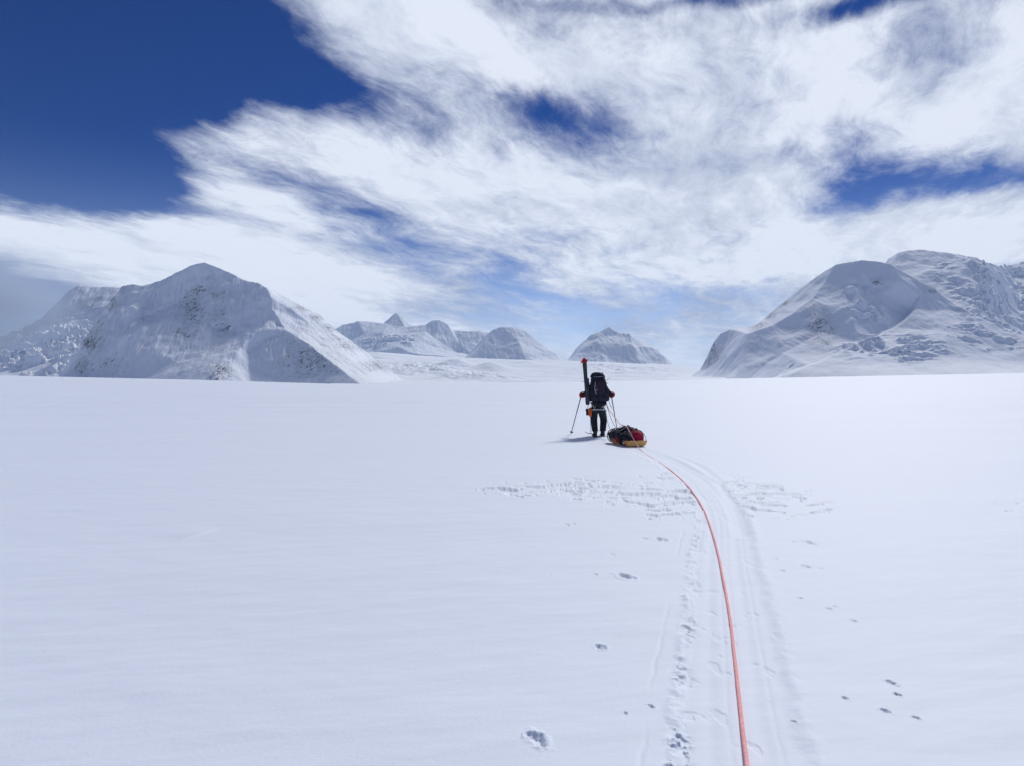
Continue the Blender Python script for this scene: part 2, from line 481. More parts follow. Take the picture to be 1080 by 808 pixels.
# ---- left peak
sk = [(30,425,4150),(62,396,4130),(76,376,4110),(92,352,4080),(104,334,4060),(113,319,4040),(121,309,4020),(127,302,4000),(138,300,4010),(152,301,4010),(170,296,4000),(190,287,3980),(205,280,3960),(218,277,3940),(229,281,3910),(240,286,3880),(252,292,3840),(262,297,3800),(270,298,3760),(279,304,3720),(287,314,3670)]
edge = [(287,314,3670),(287,326,3620),(284,336,3580)]
e = [(284,336,3580),(270,352,3470),(252,368,3370),(230,382,3240),(212,392,3160),(190,412,3010)]
f = [(284,336,3580),(300,347,3500),(314,355,3440),(330,366,3360),(343,376,3300),(356,386,3230),(370,396,3160),(388,410,3080)]
g = [(270,356,3480),(263,372,3400),(262,388,3300),(266,412,3160)]
h = [(287,314,3670),(300,317,3760),(320,324,3860),(335,332,3910),(350,345,3950),(368,358,3990),(385,370,4030),(405,386,4080),(430,404,4130)]
m1 = [(127,302,4000),(122,324,3870),(110,345,3740),(98,370,3610),(88,398,3480),(84,420,3380)]
build_mountain('mountain', 'tall snow peak left of centre with a shaded face and a bright right flank', 10, 450, 2850, 4950, 760, 520, sk+h[1:],
  [edge, e, f, g, m1, [(72,422,3560),(84,420,3380),(120,414,3230),(160,412,3110),(190,412,3010),(226,412,3040),(266,412,3160),(320,414,3120),(388,410,3080),(420,412,3300),(430,404,4130)],
   [(112,352,3690),(130,358,3560),(148,355,3520),(165,368,3420),(185,382,3300),(205,390,3200)]],
  [(160,330,3760),(215,310,3800),(215,345,3560),(255,322,3640),(250,350,3520),(128,330,3800),(300,395,3230),(236,395,3150),(245,385,3240),(330,342,3680),(360,372,3560),(390,395,3400)],
  mat_near,
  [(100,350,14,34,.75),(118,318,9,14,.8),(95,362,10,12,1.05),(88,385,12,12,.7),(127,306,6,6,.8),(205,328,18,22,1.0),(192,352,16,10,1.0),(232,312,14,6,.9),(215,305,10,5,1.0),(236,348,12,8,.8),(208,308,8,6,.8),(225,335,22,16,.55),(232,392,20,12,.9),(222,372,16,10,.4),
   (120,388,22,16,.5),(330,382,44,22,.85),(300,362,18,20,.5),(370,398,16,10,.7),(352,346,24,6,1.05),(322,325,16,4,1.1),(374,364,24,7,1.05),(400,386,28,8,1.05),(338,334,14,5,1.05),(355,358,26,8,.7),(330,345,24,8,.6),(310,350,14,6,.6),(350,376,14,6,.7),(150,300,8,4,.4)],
  back=900, seed=100, nb=1,
  bumps=[(138,324,3770,34,40,24),(145,338,3680,28,34,16),(149,352,3560,34,36,16),(128,362,3540,50,40,14),(165,350,3560,16,22,9),(167,360,3500,16,20,7),(224,390,3100,34,50,26)], )
# ---- far left slope running into cloud
sk = [(-230,430,6900),(-120,402,6900),(-40,376,6850),(10,354,6800),(38,340,6750),(52,330,6720),(64,316,6680),(76,306,6650),(86,301,6620),(100,302,6600),(114,302,6560),(135,304,6500),(170,312,6450),(230,340,6400)]
bench = [(-150,414,6350),(-60,390,6300),(-8,371,6280),(20,355,6250),(42,343,6220),(60,337,6180),(76,334,6150),(94,336,6100),(108,325,6150),(122,320,6150)]
build_mountain('mountain', 'distant snowy slope at the far left broken by ledges and running into cloud', -240, 240, 4100, 7600, 560, 340, sk,
  [bench, [(-230,414,5200),(-60,414,4500),(20,414,4300),(110,414,4200),(200,414,4300)], [(94,336,6100),(96,352,5700),(84,366,5200),(70,384,4800)]], [(30,372,5600),(60,360,5700),(0,392,5200),(50,392,4700)], mat_near,
  [(95,322,12,8,.7),(72,312,10,8,.4),(104,315,8,6,.8)], back=900, seed=200, nsc=1.3, rough=[(40,372,70,26,42,200,85),(80,350,30,18,30,150,80)])
# ---- central range
sk = [(300,384,12700),(345,352,12700),(362,342,12700),(376,338,12700),(390,339,12800),(404,341,12900),(411,335,12950),(418,329,13000),(425,334,12950),(433,342,12900),(441,346,12850),(450,342,12700),(457,338,12650),(464,337,12600),(471,341,12600),(478,348,12600),(492,349,12600),(506,349,12600),(520,352,12600),(545,366,12600)]
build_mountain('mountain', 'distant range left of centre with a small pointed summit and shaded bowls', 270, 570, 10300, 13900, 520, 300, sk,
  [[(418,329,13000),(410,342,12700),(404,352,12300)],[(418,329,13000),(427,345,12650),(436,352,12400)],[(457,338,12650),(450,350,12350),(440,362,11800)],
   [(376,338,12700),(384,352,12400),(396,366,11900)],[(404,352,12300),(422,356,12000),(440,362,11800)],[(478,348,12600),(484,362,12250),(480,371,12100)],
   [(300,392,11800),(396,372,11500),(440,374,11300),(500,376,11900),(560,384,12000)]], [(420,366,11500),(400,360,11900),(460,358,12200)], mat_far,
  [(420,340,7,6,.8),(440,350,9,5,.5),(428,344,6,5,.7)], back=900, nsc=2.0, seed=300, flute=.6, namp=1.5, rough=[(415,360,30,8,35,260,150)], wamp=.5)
sk = [(470,392,10700),(490,378,10700),(503,364,10700),(512,354,10650),(522,347,10600),(530,344,10600),(540,345,10580),(552,349,10550),(564,357,10500),(576,366,10450),(588,375,10400),(602,386,10350)]
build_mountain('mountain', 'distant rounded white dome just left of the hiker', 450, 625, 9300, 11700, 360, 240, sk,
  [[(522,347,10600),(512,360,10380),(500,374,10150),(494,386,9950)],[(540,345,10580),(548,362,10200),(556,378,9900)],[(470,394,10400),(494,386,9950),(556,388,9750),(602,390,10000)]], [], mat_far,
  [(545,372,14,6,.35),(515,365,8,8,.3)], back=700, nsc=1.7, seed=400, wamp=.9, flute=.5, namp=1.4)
sk = [(584,392,10900),(598,380,10950),(607,368,10980),(616,359,11000),(624,353,11000),(632,350,11000),(640,344,11000),(646,348,10980),(653,351,10950),(664,351,10900),(670,357,10880),(680,363,10850),(692,368,10800),(702,376,10750),(716,390,10700)]
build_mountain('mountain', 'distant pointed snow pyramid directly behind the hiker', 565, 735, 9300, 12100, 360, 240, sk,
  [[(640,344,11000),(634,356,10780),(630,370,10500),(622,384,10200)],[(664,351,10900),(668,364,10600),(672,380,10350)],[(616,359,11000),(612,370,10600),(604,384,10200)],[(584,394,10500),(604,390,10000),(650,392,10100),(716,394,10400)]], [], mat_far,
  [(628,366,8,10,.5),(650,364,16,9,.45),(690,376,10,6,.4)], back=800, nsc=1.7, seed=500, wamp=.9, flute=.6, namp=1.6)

# ---- right massif
S = [(690,420,4700),(712,407,4700),(728,399,4690),(738,390,4680),(744,379,4670),(748,369,4660),(753,360,4650),(760,352,4640),(770,347,4620),(785,346,4600),(800,342,4580),(812,332,4560),(822,322,4550),(832,314,4540),(850,300,4500),(862,291,4470),(874,284,4440),(884,278,4410),(896,276,4390),(910,274,4370),(925,276,4340),(936,278,4310)]
Q = [(936,278,4310),(948,284,4280),(960,292,4240),(972,297,4210),(985,303,4170),(1002,315,4100),(1018,327,4020),(1038,338,3940),(1060,348,3850),(1090,362,3720),(1120,374,3600),(1200,405,3300)]
A = [(972,297,4210),(971,312,4110),(968,325,4030),(957,337,3940),(945,345,3870),(930,353,3790),(915,360,3710),(898,368,3640),(880,375,3570),(858,384,3500),(836,393,3430),(800,408,3380)]
V = [(p[0]-6, p[1]+1, p[2]+60) for p in A[2:-1]]
build_mountain('mountain', 'broad rounded snow massif at the right with rock outcrops on its left shoulder', 680, 1210, 3000, 5300, 860, 520, S+Q[1:],
  [A, V,
   [(874,284,4440),(870,298,4330),(856,316,4230),(838,330,4180),(815,343,4180),(790,352,4250),(770,347,4620)],
   [(790,352,4250),(784,372,4120),(776,396,3940),(772,414,3840)],
   [(753,360,4650),(760,380,4400),(748,400,4250),(742,414,4150)],
   [(712,414,4400),(742,414,4150),(764,414,3780),(800,412,3500),(840,412,3250),(940,412,3120),(1030,412,3100),(1120,412,3100),(1210,414,3120)]],
  [(905,300,4230),(930,310,4150),(900,335,3950),(865,350,3980),(825,372,3900),(862,374,3700),(950,296,4200),(1000,350,3800),(980,375,3500),(1040,372,3600),(1080,385,3450),(900,392,3330)],
  mat_near,
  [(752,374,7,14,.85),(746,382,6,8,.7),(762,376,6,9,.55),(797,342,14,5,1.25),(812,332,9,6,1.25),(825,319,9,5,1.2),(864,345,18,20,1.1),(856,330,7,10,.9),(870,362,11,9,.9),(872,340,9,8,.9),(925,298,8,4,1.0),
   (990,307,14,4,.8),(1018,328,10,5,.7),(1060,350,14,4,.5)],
  back=1100, seed=600, nb=2, namp=.62, flute=.9, wamp=.9,
  bumps=[(895,306,4190,34,40,24),(908,322,4060,38,40,30),(922,328,4020,30,36,24),(930,338,3960,30,34,16),(828,390,3640,40,22,10),(835,384,3680,26,20,10)],
  rough=[(940,368,55,15,17,190,30),(1050,352,50,20,12,150,50),(915,324,26,18,9,50,40)])
sk = [(880,320,5600),(905,300,5600),(928,284,5600),(938,272,5580),(948,266,5560),(960,263,5540),(970,262,5520),(984,264,5480),(1000,267,5420),(1012,271,5360),(1024,274,5300),(1034,280,5240),(1044,286,5200),(1052,281,5700),(1066,279,6000),(1080,276,6100),(1130,270,6200),(1260,262,6200)]
build_mountain('mountain', 'higher broken snow ridge rising behind the right massif at the picture edge', 870, 1280, 4150, 7100, 560, 360, sk,
  [[(970,262,5520),(984,282,5250),(1000,302,5000),(1018,322,4750)],[(948,266,5560),(945,285,5350),(950,300,5100)],[(984,282,5250),(1012,290,5080),(1034,300,4950)],[(1044,286,5200),(1046,305,5000),(1050,330,4700),(1062,352,4400)],
   [(1066,279,6000),(1072,310,5500),(1078,330,5100),(1085,350,4700)],[(880,345,4500),(950,350,4400),(1040,360,4300),(1100,372,4250),(1260,372,4250)]], [(1030,315,4850),(1150,310,5400)], mat_near,
  [(1030,280,8,4,.6),(1035,298,8,8,.5),(1002,285,10,5,.3)], back=800, seed=700, nsc=1.1, namp=.65, rough=[(1070,318,60,42,32,170,60),(1020,290,40,22,12,90,60)])

# upper glacier basin climbing towards the central peaks
def build_glacier():
    nu, nd = 620, 380
    px = np.linspace(330, 860, nu); D = np.geomspace(2300, 11500, nd)
    DD, PX = np.meshgrid(D, px, indexing='ij'); X = (PX-540)/FPX*DD; Y = DD
    top = np.interp(PX, [330,400,440,500,560,600,660,720,760,860], [372,371,375,378,380,381,383,386,390,398])
    low = np.interp(PX, [330,430,560,700,740,860], [405,406,405,403,402,400])
    f = sm(2500, 8600, DD)*.92+.08*np.clip((DD-2300)/7000, 0, 1.2)
    py = low+(top-low)*f
    H = CAM_H+(HY-py)/FPX*DD
    H -= sm(9000, 11500, DD)*260
    amp = sm(2700, 4200, DD)*(1-sm(8300, 9500, DD))
    H += amp*(fbm(X/700, Y/420, 801, 5)*26+fbm(X/160, Y/90, 802, 5)*9*sm(-.1, .3, fbm(X/600, Y/500, 803, 2)+.05))
    # icefall steps
    band = np.exp(-(((PX-440)/55)**2+((DD-5600)/900)**2)**2)+np.exp(-(((PX-500)/45)**2+((DD-4300)/420)**2)**2)+.8*np.exp(-(((PX-655)/55)**2+((DD-6300)/800)**2)**2)
    H += np.clip(band, 0, 1)*(34*ridged(X/190, Y/90, 805, 5)+26*fbm(X/110, Y/70, 806, 5))
    for (bx, D0, rx, ry, a) in ((482,6400,130,200,60),(518,5900,150,170,62),(447,6700,120,200,26),(560,7200,160,300,20),(632,6800,150,200,22),(670,6400,260,120,16)):
        H += a*np.exp(-(((X-(bx-540)/FPX*D0)/rx)**2+((Y-D0)/ry)**2))
    eg = np.minimum.reduce([sm(330, 350, PX), 1-sm(835, 860, PX), sm(2300, 2600, DD)])
    H = H*eg+(-60)*(1-eg)
    me = grid_mesh('glacier', X, Y, H)
    rk = .35*np.exp(-(((PX-518)/14)**2+((DD-5700)/200)**2))
    attr(me, 'rock', rk)
    o = link('glacier', me, mat_near, smooth=False)
    tag(o, 'crevassed upper glacier climbing between the flanking peaks', kind='structure')
build_glacier()

#@@OBJECTS_BEGIN
# ------------------------------------------------------------------ objects on the snow
def gh(x, y):
    return float(ground_height(np.array([[float(x)]]), np.array([[float(y)]]))[0, 0])

def skin_mesh(verts, edges, radii, root=0, sub=2):
    me = bpy.data.meshes.new('tmp'); me.from_pydata(verts, edges, [])
    o = bpy.data.objects.new('tmp', me); C.objects.link(o)
    md = o.modifiers.new('s', 'SKIN')
    for i, r_ in enumerate(radii):
        if isinstance(r_, (int, float)): r_ = (r_, r_)
        me.skin_vertices[0].data[i].radius = r_
        me.skin_vertices[0].data[i].use_root = (i == root)
    md.use_smooth_shade = True
    m2 = o.modifiers.new('d', 'SUBSURF'); m2.levels = sub; m2.render_levels = sub
    dg = bpy.context.evaluated_depsgraph_get(); dg.update()
    res = bpy.data.meshes.new_from_object(o.evaluated_get(dg))
    bpy.data.objects.remove(o); bpy.data.meshes.remove(me)
    return res

def chain(pts, radii, sub=2):
    return skin_mesh(pts, [(i, i+1) for i in range(len(pts)-1)], radii, 0, sub)

def tube(bm, pts, r, seg=8, close=True, twist=0.0):
    """r: number or list; sweeps a ring along the points"""
    pts = [Vector(p) for p in pts]; n = len(pts)
    rs = [r]*n if isinstance(r, (int, float)) else r
    up = Vector((0, 0, 1)); rings = []
    N = None
    for i, p in enumerate(pts):
        t = (pts[min(i+1, n-1)]-pts[max(i-1, 0)])
        if t.length < 1e-9: t = Vector((0, 0, 1))
        t.normalize()
        if N is None:
            N = t.cross(up)
            if N.length < .05: N = t.cross(Vector((1, 0, 0)))
        N = (N-t*N.dot(t)).normalized(); B = t.cross(N)
        rings.append([bm.verts.new(p+(N*math.cos(a)+B*math.sin(a))*rs[i]) for a in [2*math.pi*k/seg for k in range(seg)]])
    for a, b in zip(rings[:-1], rings[1:]):
        for k in range(seg): bm.faces.new((a[k], a[(k+1) % seg], b[(k+1) % seg], b[k]))
    if close:
        bm.faces.new(rings[0][::-1]); bm.faces.new(rings[-1])
    return bm

def smooth_pts(pts, n, it=3):
    return [tuple(p) for p in resample_sm(pts, n, it)]
def resample_sm(pts, n, it):
    pts = np.array(pts, float)
    d = np.r_[0, np.cumsum(np.linalg.norm(np.diff(pts, axis=0), axis=1))]
    u = np.linspace(0, d[-1], n)
    out = np.stack([np.interp(u, d, pts[:, k]) for k in range(3)], -1)
    for _ in range(it): out[1:-1] = (out[:-2]+2*out[1:-1]+out[2:])/4
    return out

def box(bm, c, s, bev=.0, rot=None):
    g = bmesh.ops.create_cube(bm, size=1)['verts']
    M = Matrix.Translation(c) @ (rot or Matrix()) @ Matrix.Diagonal((*s, 1))
    bmesh.ops.transform(bm, matrix=M, verts=g)
    if bev:
        es = list({e for v in g for e in v.link_edges})
        bmesh.ops.bevel(bm, geom=es, offset=bev, segments=2, affect='EDGES', profile=.6)
    return bm

def loft(secs, seg=28, pw=2.8, jit=0.0, seed=0, freq=6):
    """secs: (cx, cy, z, half width, half depth) rounded sections, capped"""
    bm = bmesh.new(); rings = []
    for (cx, cy, z, a, b) in secs:
        ring = []
        for k in range(seg):
            t = 2*math.pi*k/seg; c, s = math.cos(t), math.sin(t)
            x = cx+a*math.copysign(abs(c)**(2/pw), c); y = cy+b*math.copysign(abs(s)**(2/pw), s)
            if jit:
                j = float(fbm(np.array([x*freq+seed+y*3]), np.array([z*freq+y*freq]), seed+900, 4)[0])*jit
                x += c*j; y += s*j
            ring.append(bm.verts.new((x, y, z)))
        rings.append(ring)
    for p, q in zip(rings[:-1], rings[1:]):
        for k in range(seg): bm.faces.new((p[k], p[(k+1) % seg], q[(k+1) % seg], q[k]))
    bm.faces.new(rings[0][::-1]); bm.faces.new(rings[-1])
    return bm

def interp_secs(secs, n):
    a = np.array(secs, float); u = np.linspace(0, len(a)-1, n); i = np.arange(len(a))
    out = np.stack([np.interp(u, i, a[:, k]) for k in range(a.shape[1])], -1)
    for _ in range(2): out[1:-1] = (out[:-2]+2*out[1:-1]+out[2:])/4
    return [tuple(r_) for r_ in out]

M_black = fabric('black_shell_cloth', (.012,.013,.018), (.03,.032,.045))
M_navy = fabric('dark_navy_pack_cloth', (.010,.012,.026), (.024,.026,.052))
M_plum = fabric('plum_grey_panel', (.030,.017,.034), (.055,.036,.055))
M_grey = fabric('dark_grey_cloth', (.035,.038,.055), (.075,.08,.105))
M_red = fabric('red_shell', (.30,.012,.022), (.45,.02,.03))
M_redbag = fabric('crimson_bag_cloth', (.34,.010,.045), (.46,.02,.06), wrinkle=14)
M_orange = fabric('orange_nylon', (.62,.11,.03), (.72,.16,.05))
M_white = fabric('off_white_webbing', (.45,.46,.52), (.6,.6,.65))
M_strap = fabric('black_webbing', (.01,.01,.012), (.02,.02,.024), scale=150)
M_skin = fabric('skin', (.42,.24,.17), (.48,.28,.2), rough=.55, bump=.05)
M_wool = fabric('charcoal_knit_wool', (.02,.02,.024), (.04,.04,.05), scale=160, bump=.5)
M_metal = hard('brushed_aluminium', (.45,.46,.48), .35, .9, .1)
M_dmetal = hard('dark_anodised_metal', (.06,.06,.07), .35, .6)
M_ski = hard('black_ski_topsheet', (.012,.012,.016), .3, 0, .06)
M_skired = hard('red_ski_tip', (.42,.01,.02), .35, 0, .08)
M_pale = hard('pale_shaft', (.5,.5,.52), .4, .3, .1)
M_rubber = hard('boot_rubber', (.03,.032,.04), .7, 0, .12)
M_sled = hard('orange_sled_plastic', (.82,.29,.06), .4, 0, .12)
M_sledtan = hard('tan_sled_end', (.74,.42,.13), .5, 0, .1)
M_lens = hard('dark_lens', (.01,.01,.012), .1, 0, .0)

PXX, PYY = 2.42, 20.0
PZ = gh(PXX, PYY)-.02
def at(x, y, z): return (PXX+x, PYY+y, PZ+z)

# ---- the walker
person = thing('person', 'hiker in dark clothing and red gloves walking away under a big pack with ski poles', 'person', (PXX, PYY, PZ))
def body_mesh():
    V, E, Rr = [], [], []
    def v(p, r_, par=None):
        V.append(p); Rr.append(r_); i = len(V)-1
        if par is not None: E.append((par, i))
        return i
    pel = v((0,.02,.93), (.135,.10))
    b1 = v((0,.05,1.08), (.125,.09), pel); b2 = v((0,.09,1.25), (.145,.10), b1); b3 = v((0,.13,1.38), (.15,.10), b2)
    nk = v((0,.17,1.47), (.062,.062), b3); n2 = v((0,.21,1.53), (.055,.06), nk)
    h1 = v((0,.245,1.60), (.072,.088), n2); h2 = v((0,.25,1.67), (.078,.095), h1); h3 = v((0,.245,1.73), (.06,.075), h2)
    no = v((0,.345,1.615), (.018,.02), h1)
    for sx in (-1, 1): v((sx*.083,.235,1.625), (.016,.022), h1)
    for sx in (-1, 1):
        sh = v((sx*.185,.13,1.40), (.062,.062), b3)
        el = v(ELB[sx], (.045,.045), sh); wr = v(WR[sx], (.030,.034), el); pm = v(HAND[sx], (.036,.026), wr)
        hp = v((sx*.095,.02,.88), (.095,.10), pel)
        th = v((sx*.11,.07,.70), (.083,.085), hp); kn = v(KN[sx], (.058,.062), th)
        cf = v(tuple((a+b)/2+(0,-.02,0)[k] for k, (a, b) in enumerate(zip(KN[sx], AN[sx]))), (.055,.058), kn)
        an = v(AN[sx], (.038,.042), cf); hl = v((AN[sx][0], AN[sx][1]-.02, .045), (.038,.035), an)
        v((AN[sx][0]+sx*.02, AN[sx][1]+.13, .035), (.04,.025), hl)
    return skin_mesh(V, E, Rr, 0, 2)
ELB = {-1: (-.37,.05,1.20), 1: (.36,.05,1.19)}
WR = {-1: (-.425,.20,1.17), 1: (.395,.13,1.17)}
HAND = {-1: (-.44,.29,1.15), 1: (.41,.22,1.15)}
KN = {-1: (-.11,.09,.49), 1: (.185,.19,.50)}
AN = {-1: (-.085,-.05,.13), 1: (.135,.03,.14)}
link('body', body_mesh(), M_skin, person)
for sx in (-1, 1):
    bm = bmesh.new(); bmesh.ops.create_uvsphere(bm, u_segments=10, v_segments=8, radius=.012, matrix=Matrix.Translation((sx*.032,.325,1.645)))
    from_bm('eye', bm, M_lens, person)
# jacket and trousers: their own surfaces over the body
V = [(0,.02,.80),(0,.03,.95),(0,.05,1.1),(0,.09,1.26),(0,.13,1.39),(0,.165,1.47)]
E = [(i, i+1) for i in range(5)]; Rr = [(.20,.15),(.185,.145),(.165,.13),(.18,.135),(.18,.125),(.085,.08)]
for sx in (-1, 1):
    n = len(V); V += [(sx*.20,.13,1.40), tuple((a+b)/2 for a, b in zip((sx*.20,.13,1.40), ELB[sx])), ELB[sx], tuple((a+b)/2 for a, b in zip(ELB[sx], WR[sx])), WR[sx]]
    E += [(4, n), (n, n+1), (n+1, n+2), (n+2, n+3), (n+3, n+4)]; Rr += [(.085,.085),(.078,.078),(.07,.07),(.062,.062),(.05,.05)]
jk = link('jacket', skin_mesh(V, E, Rr, 0, 2), M_black, person)
V = [(0,.02,.93),(0,.02,.84)]; E = [(0,1)]; Rr = [(.17,.14),(.17,.14)]
for sx in (-1, 1):
    n = len(V)
    V += [(sx*.095,.04,.74), tuple(a*.5+b*.5 for a, b in zip((sx*.10,.04,.74), KN[sx])), KN[sx], tuple(a*.6+b*.4 for a, b in zip(KN[sx], AN[sx])), tuple(a*.25+b*.75 for a, b in zip(KN[sx], AN[sx])), (AN[sx][0], AN[sx][1], .14)]
    E += [(1, n)]+[(n+i, n+i+1) for i in range(5)]; Rr += [(.135,.13),(.122,.12),(.108,.108),(.102,.10),(.094,.094),(.092,.092)]
link('trousers', skin_mesh(V, E, Rr, 0, 2), M_black, person)
# pale hem below the pack
bm = bmesh.new()
tube(bm, [( .205*math.cos(t), .02+.155*math.sin(t), .765+.006*math.sin(3*t)) for t in np.linspace(0, 2*math.pi, 40)], .018, 8, False)
hem = from_bm('hem', bm, M_white, person)
# knitted hat
bm = bmesh.new()
secs = interp_secs([(0,.245,1.62,.088,.108),(0,.25,1.66,.092,.112),(0,.25,1.71,.088,.106),(0,.245,1.76,.066,.08),(0,.24,1.785,.03,.035)], 14)
bm = loft(secs, 24, 2.0); hat = from_bm('hat', bm, M_wool, person)
bm = bmesh.new(); tube(bm, [(.093*math.cos(t), .248+.113*math.sin(t), 1.63) for t in np.linspace(0, 2*math.pi, 28)], .012, 6, False)
from_bm('brim', bm, M_wool, hat)
# boots
for sx in (-1, 1):
    ax, ay, _ = AN[sx]
    me_ = skin_mesh([(ax, ay, .20), (ax, ay-.005, .11), (ax, ay-.01, .055), (ax+sx*.006, ay+.09, .05), (ax+sx*.012, ay+.18, .04)], [(0,1),(1,2),(2,3),(3,4)], [(.072,.075),(.064,.07),(.06,.055),(.056,.05),(.045,.035)], 0, 2)
    bt = link('boot', me_, M_rubber, person)
    bm = bmesh.new(); box(bm, (ax+sx*.006, ay+.06, .012), (.105,.30,.024), .01); from_bm('sole', bm, M_strap, bt)
    bm = bmesh.new(); tube(bm, [(ax+.082*math.cos(t), ay-.004+.086*math.sin(t), .17) for t in np.linspace(0, 2*math.pi, 20)], .012, 6, False)
    from_bm('gaiter_cuff', bm, M_grey, bt)
# gloves closed round the pole grips: palm, four fingers, thumb
TIP = {-1: (-.70,.78,.0), 1: (.68,.80,.0)}
def glove(sx):
    H = Vector(HAND[sx]); g = from_palm = None
    ax = (Vector(TIP[sx])-H).normalized()            # pole direction, downwards
    fw = Vector((0, 1, 0)); fw = (fw-ax*fw.dot(ax)).normalized(); out = ax.cross(fw)*sx
    grip = H+fw*.035
    root = link('glove', chain([tuple(Vector(WR[sx])-Vector((sx*.015,.09,-.02))), tuple(Vector(WR[sx])*.5+H*.5), tuple(H-out*.012*0), tuple(H+ax*.0+fw*.012)], [(.105,.10),(.095,.088),(.068,.06),(.048,.046)], 2), M_red, person)
    for k in range(4):
        o_ = ax*(-.036+.024*k); L = (.030,.034,.032,.026)[k]
        pts = [H+o_+out*.02, H+o_+out*.034+fw*(.025), grip+o_+out*.026+fw*L*.9, grip+o_-out*.004+fw*(L*1.0), grip+o_-out*.024+fw*.008]
        link('finger', chain([tuple(p) for p in pts], [.0135,.013,.0125,.012,.011], 2), M_red, root)
    pts = [H-ax*.03-out*.014, H-ax*.04-out*.034+fw*.02, grip-ax*.034-out*.026+fw*.02, grip-ax*.026+fw*.030]
    link('thumb', chain([tuple(p) for p in pts], [.016,.0155,.014,.012], 2), M_red, root)
    bm = bmesh.new(); c = Vector(WR[sx])-Vector((sx*.015,.10,-.02))
    tube(bm, [tuple(c+Vector((.092*math.cos(t), 0, .088*math.sin(t)))) for t in np.linspace(0, 2*math.pi, 18)], .012, 6, False); from_bm('cuff', bm, M_red, root)
    return grip
GR = {sx: glove(sx) for sx in (-1, 1)}
# climbing harness worn over the trousers
hb = bmesh.new(); tube(hb, [(.20*math.cos(t), .03+.155*math.sin(t), .95) for t in np.linspace(0, 2*math.pi, 36)], .022, 8, False)
har = from_bm('harness', hb, M_grey, person)
for sx in (-1, 1):
    bm = bmesh.new(); tube(bm, [(sx*.11+.125*math.cos(t), .04+.128*math.sin(t), .70+.03*math.cos(t)*sx) for t in np.linspace(0, 2*math.pi, 30)], .013, 8, False)
    from_bm('leg_loop', bm, M_grey, har)
    bm = bmesh.new(); tube(bm, [(sx*.05+sx*.15*t, -.135+.08*t, .94-.10*math.sin(math.pi*t)) for t in np.linspace(0, 1, 14)], .006, 6)
    from_bm('gear_loop', bm, M_white, har)

# ---- ski poles
for sx, lab in ((-1, 'thin ski pole held in the left glove, planted clear of the sled'), (1, 'thin ski pole held in the right glove, its tip behind the loaded sled')):
    g = GR[sx]; tip = Vector(TIP[sx]); tip.z = gh(PXX+tip.x, PYY+tip.y)-PZ-.02
    d = (g-tip).normalized(); top = g-(-d)*.09
    po = thing('ski_pole', lab, 'ski pole', at(*tip), 'ski poles the hiker holds')
    L = (top-tip).length
    bm = bmesh.new(); tube(bm, [tuple(d*t) for t in (.0, .03, .05)], [.002,.006,.007], 8); from_bm('tip', bm, M_metal, po)
    bm = bmesh.new(); tube(bm, [tuple(d*t) for t in (.05, L*.5, L*.5+.001, L-.22)], [.011,.012,.014,.014], 10); from_bm('shaft', bm, M_dmetal, po)
    bm = bmesh.new(); tube(bm, [tuple(d*t) for t in (.075,.082,.092,.10)], [.014,.05,.046,.012], 16); from_bm('basket', bm, M_strap, po)
    bm = bmesh.new(); tube(bm, [tuple(d*t) for t in np.linspace(L-.22, L, 8)], [.014,.016,.0145,.017,.015,.017,.018,.012], 10); from_bm('grip', bm, M_strap, po)
    bm = bmesh.new(); pr = d.cross(Vector((1, 0, 0))).normalized()
    tube(bm, smooth_pts([tuple(d*(L-.015)), tuple(d*(L-.05)-pr*.05+Vector((sx*.03,0,0))), tuple(d*(L-.13)-pr*.05+Vector((sx*.04,0,0))), tuple(d*(L-.15)-pr*.01)], 12), .004, 6); from_bm('wrist_strap', bm, M_strap, po)

# ---- backpack
bp = thing('backpack', 'huge dark navy expedition backpack hiding the head of the hiker', 'backpack', at(0,-.24,1.0))
def bx_(x, y, z): return (x, y+.24, z-1.0)
secs = [(0,-.20,.99,.12,.07),(0,-.22,1.0,.24,.13),(.0,-.25,1.08,.25,.165),(.0,-.26,1.22,.262,.18),(-.01,-.25,1.36,.25,.18),(-.02,-.24,1.5,.225,.175),(-.03,-.23,1.62,.20,.165),(-.04,-.22,1.66,.19,.16)]
bm = loft([(c[0], c[1]+.24, c[2]-1.0, c[3], c[4]) for c in interp_secs(secs, 40)], 48, 2.9, .035, 3, 7); from_bm('main_bag', bm, M_navy, bp)
secs = [(-.04,-.22,1.655,.17,.14),(-.04,-.23,1.67,.205,.185),(-.045,-.235,1.72,.20,.185),(-.05,-.23,1.78,.165,.155),(-.05,-.22,1.815,.09,.09),(-.05,-.22,1.82,.03,.03)]
bm = loft([(c[0], c[1]+.24, c[2]-1.0, c[3], c[4]) for c in interp_secs(secs, 22)], 40, 2.5, .03, 9, 8); lid = from_bm('lid', bm, M_navy, bp)
bm = bmesh.new(); tube(bm, smooth_pts([bx_(-.17,-.43,1.70), bx_(-.05,-.445,1.69), bx_(.08,-.42,1.70)], 14), .005, 6); from_bm('zip', bm, M_white, lid)
secs = [(0,-.42,1.22,.10,.03),(0,-.43,1.24,.145,.05),(-.01,-.43,1.40,.15,.055),(-.025,-.41,1.56,.125,.045),(-.03,-.40,1.60,.08,.02)]
bm = loft([(c[0], c[1]+.24, c[2]-1.0, c[3], c[4]) for c in interp_secs(secs, 20)], 32, 3.2, .02, 14, 9); fp = from_bm('front_panel', bm, M_plum, bp)
secs = [(-.30,-.24,.99,.05,.06),(-.305,-.24,1.02,.065,.085),(-.315,-.24,1.2,.062,.085),(-.325,-.23,1.45,.055,.075),(-.335,-.22,1.63,.052,.065),(-.335,-.22,1.655,.03,.04)]
